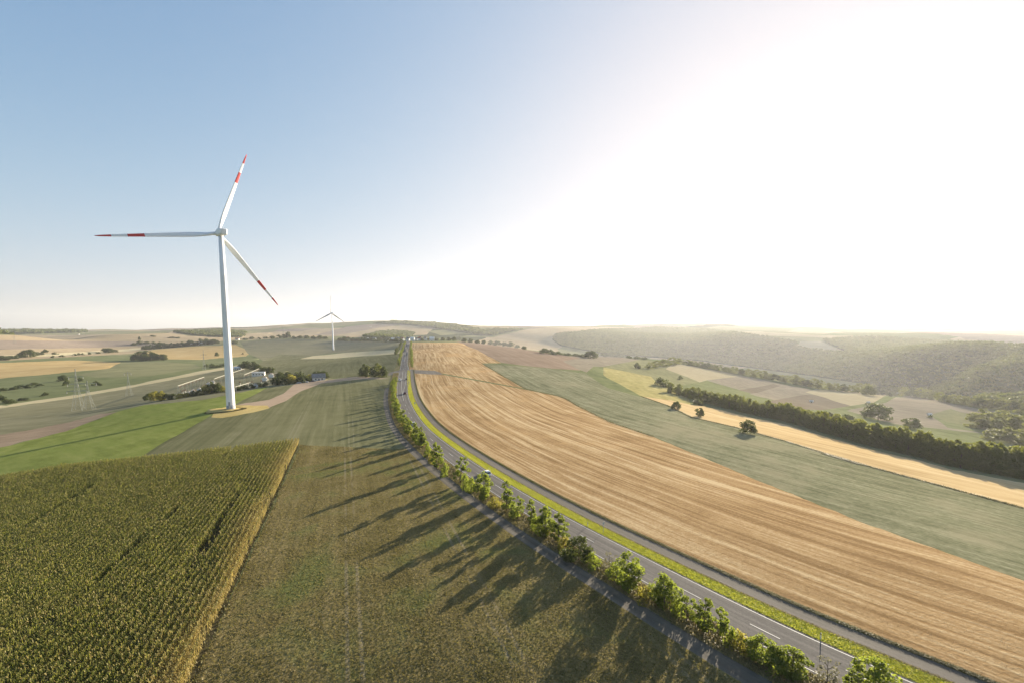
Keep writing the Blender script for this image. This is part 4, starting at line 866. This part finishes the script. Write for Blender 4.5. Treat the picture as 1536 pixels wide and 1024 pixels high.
# ------------------------------------------------------------------ pylons
psteel = plain('weathered_steel', (0.27, 0.28, 0.245), .7, .2, vary=.2, scale=.6)
def pylon(px, py, h, w, arms, label, name='power_pylon', rz=.4, flare=1.0):
    x, y, z = at(px, py); root = empty(name, (x, y, z - .2), rz); q = [(-1,-1),(1,-1),(1,1),(-1,1)]; t = max(.08, h * .0034)
    def half(f): return (w / 2) * ((1 - f) ** 1.7 * .90 + .08 * (1 - f * .6))
    fs = np.linspace(0, 1, 7)
    for sx, sy in q:
        m = MB(); m.tube([(sx * half(f), sy * half(f), h * f) for f in fs], t, 4); m.build('leg', psteel, root)
    m = MB()
    for i in range(6):
        f0, f1 = fs[i], fs[i+1]
        for k in range(4):
            A_, B_ = q[k], q[(k+1) % 4]
            m.tube([(A_[0]*half(f0), A_[1]*half(f0), h*f0), (B_[0]*half(f1), B_[1]*half(f1), h*f1)], t * .45, 3, cap=False); m.tube([(B_[0]*half(f0), B_[1]*half(f0), h*f0), (A_[0]*half(f1), A_[1]*half(f1), h*f1)], t * .45, 3, cap=False)
    m.build('bracing', psteel, root)
    for f, hw in arms:
        m = MB(); hb = half(f) + .1
        for s in (-1, 1):
            m.tube([(s * hw, 0, h * f), (s * hb, hb, h * f)], t * .9, 4); m.tube([(s * hw, 0, h * f), (s * hb, -hb, h * f)], t * .9, 4); m.tube([(s * hw, 0, h * f), (s * hb, 0, h * (f + .035))], t * .8, 4)
        m.tube([(-hw, 0, h * f), (hw, 0, h * f)], t * .8, 4)
        arm = m.build('crossarm', psteel, root)
        m = MB()
        for s in (-1, 1): m.tube([(s * hw * .97, 0, h * f), (s * hw * .97, 0, h * f - 1.6)], [.14, .2], 6)
        m.build('insulator', conc, arm)
    return tag(root, label, 'pylon', 'lattice pylons')
def ht(px, py, tp): return at(px, py)[1] * (py - tp) / F
pylon(118, 614, ht(118, 614, 551), 6.0, [(.46, 6.0), (.63, 5.2), (.80, 4.2)], 'tall lattice pylon with three crossarms, leftmost on the olive field')
pylon(134, 614, ht(134, 614, 569), 6.0, [(.90, 5.2)], 'shorter lattice pylon with a single top crossarm, right beside the tall one')
pylon(194, 593, ht(194, 593, 556), 4.6, [(.93, 2.6)], 'slim pale lattice pylon left of the substation hedge')
pylon(306.5, 554, ht(306.5, 554, 524), 4.0, [(.75, 4.0)], 'thin distant pylon behind the substation gantries')
pylon(22, 515, ht(22, 515, 503), 6.0, [(.8, 6.0)], 'tiny far pylon on the tan field at the left edge')
pylon(425, 503, ht(425, 503, 489), 5.0, [(.7, 5.0), (.85, 4)], 'faint far pylon on the skyline between the two wind turbines')

# ------------------------------------------------------------------ substation
cream = plain('cream_painted_steel', (0.38, 0.37, 0.30), .6, .2, vary=.15, scale=.4); pale = plain('pale_grey_paint', (0.60, 0.61, 0.59), .55, .3, vary=.15, scale=.5)
porc = plain('brown_porcelain', (0.16, 0.08, 0.045), .3, .5); whitew = plain('white_render', (0.74, 0.72, 0.67), .8, .15, vary=.15, scale=.4); slate = plain('grey_roof', (0.25, 0.235, 0.215), .85, .1, vary=.3, scale=.5)
def gantry(p0, p1, h, nb, label):
    a = np.array(at(*p0)); b = np.array(at(*p1)); d = b - a; Ln = math.hypot(d[0], d[1]); root = empty('substation_gantry', tuple(a), math.atan2(d[1], d[0])); sl = d[2] / Ln
    m = MB(); hs = .2
    for oy, oz in ((-hs, -hs), (hs, -hs), (hs, hs), (-hs, hs)): m.tube([(0, oy, h + oz), (Ln, oy, h + sl * Ln + oz)], .07, 4)
    k = int(Ln / 1.6)
    for i in range(k):
        u0, u1 = Ln * i / k, Ln * (i + 1) / k; s = 1 if i % 2 else -1
        for oy in (-hs, hs): m.tube([(u0, oy, h + sl*u0 - s*hs), (u1, oy, h + sl*u1 + s*hs)], .03, 3, cap=False)
        m.tube([(u0, -s*hs, h + sl*u0 + hs), (u1, s*hs, h + sl*u1 + hs)], .03, 3, cap=False)
    m.build('beam', cream, root)
    for i in range(nb + 1):
        u = Ln * i / nb; m = MB(); z0 = sl * u - .4
        for s in (-1, 1): m.tube([(u, s * .9, z0), (u, s * .3, h + sl * u - .3)], .085, 5)
        for q in (.3, .55, .8): m.tube([(u, -.9 + .6 * q, z0 + (h - .1) * q), (u, .9 - .6 * q, z0 + (h - .1) * q)], .1, 4)
        m.build('post', cream, root)
        if i < nb:
            for t_ in (.25, .5, .75):
                m = MB(); uu = u + Ln / nb * t_; m.tube([(uu, 0, h + sl*uu - .4), (uu, 0, h + sl*uu - 1.9)], [.12, .16], 6); m.build('insulator', porc, root)
    return tag(root, label, 'gantry', 'substation gantries')
gantry((268, 592), (307, 576), 8.0, 7, 'pale steel gantry farthest left in the substation yard')
gantry((322, 578), (367, 561), 7.2, 6, 'pale steel gantry running behind the tower of the near turbine')
gantry((367, 575), (389, 564), 9.0, 4, 'short tall steel gantry right of the tower')
gantry((353, 586), (376, 579), 3.6, 3, 'low pale gantry in front, right of the tower foot')
def transformer(px, py, s, label, white=False):
    x, y, z = at(px, py); root = empty('transformer', (x, y, z), .35 + rnd.uniform(-.1, .1)); root.scale = (s, s, s); mt = whitew if white else pale
    m = MB(); m.box((0, 0, .2), (3.4, 2.4, .5)); m.build('plinth', conc, root)
    m = MB(); m.box((0, 0, 1.75), (2.8, 1.7, 2.6)); m.build('tank', mt, root, bevel=.06)
    for sx in (-1, 1):
        m = MB()
        for k in range(7): m.box((sx * 1.72, -.72 + .24 * k, 1.7), (.55, .07, 1.9))
        m.build('radiator', mt, root)
    m = MB(); m.tube([(-.9, .55, 3.75), (.9, .55, 3.75)], .34, 10); m.box((-.6, .55, 3.25), (.1, .1, .6)); m.box((.6, .55, 3.25), (.1, .1, .6)); m.build('oil_tank', mt, root)
    for k in (-1, 0, 1):
        m = MB(); m.tube([(k * .8, -.35, 3.0)] + [(k * .8, -.35 - .02 * j, 3.1 + .17 * j) for j in range(8)], [.2] + [.12, .22] * 4, 8); m.build('bushing', porc, root)
    return tag(root, label, 'transformer', 'substation transformers')
for px, py, s, w, lab in [(283,592,.85,1,'white transformer nearest the left end of the yard'),(289.5,589,.8,1,'white transformer second from the left under the first gantry'),(299,586,.8,0,'pale grey transformer under the middle of the first gantry'),
      (313,578,.95,0,'pale grey transformer in the gap between first gantry and tower'),(319,575,.9,1,'white transformer close to the left side of the tower'),(397,571,1.25,1,'large white transformer at the right of the yard'),
      (407,566,1.3,1,'large white transformer farthest right behind the others'),(383,581,1.0,0,'grey transformer in front of the right gantry'),(344,583,.8,0,'small grey transformer hidden at the tower foot')]:
    transformer(px, py, s, lab, bool(w))
def switch(px, py, h, label):
    x, y, z = at(px, py); root = empty('switch_post', (x, y, z), .35)
    m = MB(); m.box((0, 0, h * .25), (.9, .9, h * .5), taper=.8); m.build('stand', cream, root)
    for k in (-1, 0, 1):
        m = MB(); m.tube([(k * .55, 0, h * .5)] + [(k * .55, 0, h * (.53 + .058 * j)) for j in range(8)], [.1] + [.1, .19] * 4, 7); m.build('insulator', porc, root)
    return tag(root, label, 'switchgear', 'switchgear posts')
k = 0
for px, py in [(274,591),(278,589.5),(293,590),(305,583),(309,581),(325,580),(330,578),(360,577),(372,578),(378,577),(392,575),(402,570),(412,566)]:
    switch(px, py, 4.2, 'one of the small switchgear posts standing between the substation gantries'); k += 1
def gable(px, py, w, d, h, rh, rz, label, name='house', roofm=None, win=2, chim=True, cat='house', group=None):
    x, y, z = at(px, py); root = empty(name, (x, y, z - .3), rz); m = MB()
    V = [(-w/2,-d/2,0),(w/2,-d/2,0),(w/2,d/2,0),(-w/2,d/2,0),(-w/2,-d/2,h),(w/2,-d/2,h),(w/2,d/2,h),(-w/2,d/2,h),(-w/2,0,h+rh),(w/2,0,h+rh)]
    m.add(V, [(0,1,5,4),(2,3,7,6),(1,2,6,9,5),(3,0,4,8,7)]); m.build('wall', whitew, root)
    m = MB(); e = .5; k_ = rh / (d / 2); th_ = .18
    for s in (-1, 1):
        y0, z0 = s * (d/2 + e), h - e * k_ + .03; m.add([(-w/2-e, y0, z0), (w/2+e, y0, z0), (w/2+e, 0, h+rh+.03), (-w/2-e, 0, h+rh+.03), (-w/2-e, y0, z0+th_), (w/2+e, y0, z0+th_), (w/2+e, 0, h+rh+.03+th_), (-w/2-e, 0, h+rh+.03+th_)],
              [(0,1,2,3)[::s], (4,5,6,7)[::-s], (0,1,5,4), (1,2,6,5), (3,0,4,7)])
    rf = m.build('roof', roofm or slate, root)
    if chim: m = MB(); m.box((w*.22, .4, h + rh + .3), (.7, .7, 1.6)); m.build('chimney', conc, rf)
    for s in (-1, 1):
        for i in range(win):
            m = MB(); m.box((-w/2 + w * (i + .5) / win, s * (d/2 + .01), h * .55), (1.2, .1, 1.3)); m.build('window', glass, root)
    m = MB(); m.box((0, -d/2 - .02, 1.05), (1.0, .12, 2.1)); m.build('door', dark, root)
    return tag(root, label, cat, group)
glass = plain('window_glass', (0.05, 0.06, 0.075), .12, .6); tile = plain('red_tiles', (0.30, 0.115, 0.065), .8, .2, vary=.35, scale=.5)
x, y, z = at(388, 563); root = empty('control_building', (x, y, z - .3), .35); m = MB(); m.box((0, 0, 2.2), (13, 7, 4.4)); m.build('wall', whitew, root); m = MB(); m.box((0, 0, 4.55), (13.8, 7.8, .3)); m.build('roof', pale, root)
for i in range(4): m = MB(); m.box((-4.5 + 3 * i, -3.51, 2.4), (1.4, .1, 1.2)); m.build('window', glass, root)
m = MB(); m.box((5.6, -3.52, 1.1), (1.1, .12, 2.2)); m.build('door', dark, root); tag(root, 'flat roofed white control building behind the gantries', 'building')
gable(478, 569.5, 11, 8, 3.2, 3.2, .5, 'grey roofed shed among the bushes at the end of the dirt track', 'shed', slate, 2, False, 'shed')
gable(357, 553.5, 10, 7, 3, 1.6, .4, 'low pale roofed hut peeping over the bushes left of the tower', 'hut', pale, 2, False, 'hut')
# farm and village
gable(295, 517.5, 34, 12, 6, 4.5, .1, 'long white farm building at the end of the dark hedge', 'farm_building', whitew, 6, False, 'farm')
gable(303, 517, 10, 10, 7, 4, .1, 'bright white end house of the farm', 'farmhouse', tile, 2, True, 'farm')
gable(356, 510, 12, 9, 5, 4, .3, 'little white house on the skyline right of the tower', 'house', tile, 2, True, 'house')
vill = [(522,509.5),(562,511),(571,511.5),(581,511.5),(590,511.5),(597,511.5),(604,511),(612,511),(619,511),(624,510.5),(630,510.5),(648,511),(541,510.5),(551,511),(638,510)]
vill.sort()
for i, (px, py) in enumerate(vill):
    gable(px, py, rnd.uniform(8.5, 12), rnd.uniform(7, 9), rnd.uniform(4.5, 6.5), rnd.uniform(3.5, 5), rnd.uniform(-.9, .9), 'white village house on the ridge, %s from the left of the row' % ordinal(i + 1), 'house', [tile, slate, whitew, slate][i % 4], 2, True, 'house', 'village houses on the ridge')
for px, py, lab in [(118, 502, 'tiny white house far out on the left plain'), (556, 490, 'far white farm on the hillside behind the road'), (1276, 586, 'tiny white hut in the lower hedge line'), (1217, 602.5, 'small white shed on the dark valley soil'), (1334, 588, 'small white cabin near the lower hedge'), (1302, 604, 'pale hut at the valley track corner'), (1394, 622, 'small white hut beside the green valley plot')]:
    gable(px, py, 9 if px < 1000 else 3.6, 7 if px < 1000 else 2.8, 3.2 if px < 1000 else 1.9, 2.4 if px < 1000 else .7, rnd.uniform(-.6, .6), lab, 'hut' if px > 1000 else 'house', whitew if px > 1000 else tile, 1, False, 'hut' if px > 1000 else 'house')

# ------------------------------------------------------------------ cars
def paintm(n, c): return plain(n, c, .25, .55)
lampm = plain('headlight_glass', (0.75, 0.76, 0.78), .15, .6); taill = plain('taillight_red', (0.45, 0.02, 0.02), .3, .5); rimm = plain('wheel_rim', (0.45, 0.46, 0.47), .35, .5, metal=.6)
def car(x, y, z, rz, paint, label, L_=4.3, group='cars on the road', name='car'):
    root = empty(name, (x, y, z), rz); h = L_ / 2; m = MB(); n = 12      # nose towards +Y
    def sec(yy, hw, z0, z1, k=5):
        out = []
        for j in range(20):
            t_ = 2 * PI * j / 20; c, s = math.cos(t_), math.sin(t_); q = 1 / (abs(c) ** k + abs(s) ** k) ** (1 / k); out.append((hw * c * q, yy, (z0 + z1) / 2 + (z1 - z0) / 2 * s * q))
        return out
    m.loft([sec(-h, .72, .38, .80), sec(-h + .12, .84, .27, .93), sec(-h * .6, .89, .24, .97), sec(0, .90, .24, .95), sec(h * .42, .89, .24, .93), sec(h * .8, .85, .25, .82), sec(h - .1, .76, .28, .70), sec(h, .62, .36, .60)]); body = m.build('body', paint, root, smooth=True)
    m = MB(); m.loft([sec(-h * .93, .60, .85, 1.02, 4), sec(-h * .68, .68, .85, 1.40, 4), sec(-h * .25, .70, .85, 1.48, 4), sec(h * .12, .69, .85, 1.42, 4), sec(h * .46, .62, .85, .97, 4)]); m.build('windows', glass, root, smooth=True)
    m = MB(); m.loft([sec(-h * .70, .60, 1.37, 1.44, 4), sec(-h * .25, .64, 1.42, 1.51, 4), sec(h * .10, .62, 1.38, 1.455, 4)]); m.build('roof', paint, root, smooth=True)
    for sx in (-1, 1):
        for yy in (-h * .60, h * .62):
            m = MB(); m.tube([(sx * .70, yy, .32), (sx * .92, yy, .32)], .32, 16); wl = m.build('wheel', dark, root)
            m = MB(); m.tube([(sx * .90, yy, .32), (sx * .935, yy, .32)], .20, 12); m.build('rim', rimm, wl)
        m = MB(); m.box((sx * .60, h - .10, .62), (.28, .18, .13)); m.build('headlight', lampm, root, bevel=.02)
        m = MB(); m.box((sx * .66, -h + .03, .80), (.22, .10, .16)); m.build('taillight', taill, root, bevel=.02)
        m = MB(); m.box((sx * .98, h * .28, .98), (.16, .12, .11)); m.build('mirror', paint, root, bevel=.02)
    return tag(root, label, 'car', group)
def on_road(px, py, off, away, paint, label, **k):
    s = s_of(px, py); p = roadpt(s, off)[None][0] if np.ndim(s) == 0 else None; p = np.array(p).reshape(2); q = roadpt(s + 2, off).reshape(2); d = (q - p) * (1 if away else -1)
    car(p[0], p[1], float(zat(p[0], p[1])) + .012, math.atan2(-d[0], d[1]), paint, label, **k)
pw = paintm('white_car_paint', (0.78, 0.78, 0.77)); pb = paintm('black_car_paint', (0.02, 0.021, 0.024)); ps = paintm('silver_car_paint', (0.42, 0.43, 0.44)); pr = paintm('dark_red_car_paint', (0.10, 0.018, 0.018))
on_road(727.5, 712, 1.75, True, pw, 'white car nearest the camera, driving away beside the lime verge')
on_road(621.5, 637.5, -1.65, False, ps, 'silver car coming round the bend towards the camera')
on_road(606, 590.5, 1.7, True, pr, 'dark red car driving away before the junction')
on_road(601, 570, -1.65, False, pw, 'white car coming from the junction beside a dark one')
on_road(609.5, 569, 3.6, True, pb, 'black car passing the white one just before the junction')
on_road(607, 541, -1.6, False, ps, 'tiny silver car on the straight beyond the junction')
for px, py, p_, lab in [(449,574.5,ps,'silver car parked leftmost by the bushes on the dirt track'),(459,573,pw,'white car parked between the silver car and the shed'),(470,572,pb,'black car parked in front of the shed')]:
    x, y, z = at(px, py); car(x, y, z, -1.1 + rnd.uniform(-.2, .2), p_, lab, group='cars parked by the shed')
# ------------------------------------------------------------------ roadside posts, signs and rubble
pwhite = plain('post_white', (0.78, 0.78, 0.75), .5, .3); refl = plain('reflector', (0.6, 0.55, 0.4), .2, .6)
def post(x, y, rz, label):
    root = empty('marker_post', (x, y, float(zat(x, y)) - .05), rz); m = MB(); m.loft([[(-.06,-.05,0),(.06,-.05,0),(0,.07,0)], [(-.06,-.05,1.02),(.06,-.05,1.02),(0,.07,1.08)]]); m.build('shaft', pwhite, root)
    m = MB(); m.loft([[(-.064,-.054,.74),(.064,-.054,.74),(0,.076,.74)], [(-.064,-.054,.93),(.064,-.054,.97),(0,.076,.95)]], cap=False); b_ = m.build('black_band', dark, root); m = MB(); m.box((0, -.058, .84), (.05, .01, .12)); m.build('reflector', refl, b_)
    return tag(root, label, 'marker post', 'white marker posts along the road')
i = 0
for s in np.arange(22, S_J - 20, 46.0):
    for o in (-4.35, 4.3):
        p = roadpt(s, o).reshape(2); q = roadpt(s + 2, o).reshape(2); d = q - p
        post(p[0], p[1], math.atan2(-d[0], d[1]), 'white marker post at the %s road edge, %s from the near end' % ('left' if o < 0 else 'right', ordinal(i // 2 + 1))); i += 1
sgn = plain('sign_back', (0.45, 0.46, 0.46), .45, .4)
def sign(px, py, h, w, hh, label, o=5.2):
    s = s_of(px, py); p = roadpt(s, o).reshape(2); q = roadpt(s + 2, o).reshape(2); d = q - p; root = empty('road_sign', (p[0], p[1], float(zat(p[0], p[1])) - .1), math.atan2(-d[0], d[1]))
    m = MB(); m.tube([(0, 0, 0), (0, 0, h)], .045, 8); m.build('pole', steel, root); m = MB(); m.box((0, -.06, h - hh / 2), (w, .03, hh)); m.build('panel', sgn, root, bevel=.01); return tag(root, label, 'road sign', 'road signs')
sign(606, 611, 2.9, .75, .75, 'grey backed road sign on the right verge at the bend', 4.9)
sign(893, 803, 2.6, .6, .6, 'grey backed road sign on the right verge near the dark bush', 4.9)
sign(604, 560, 3.2, 1.4, .6, 'direction sign at the junction on the right', 6.6)
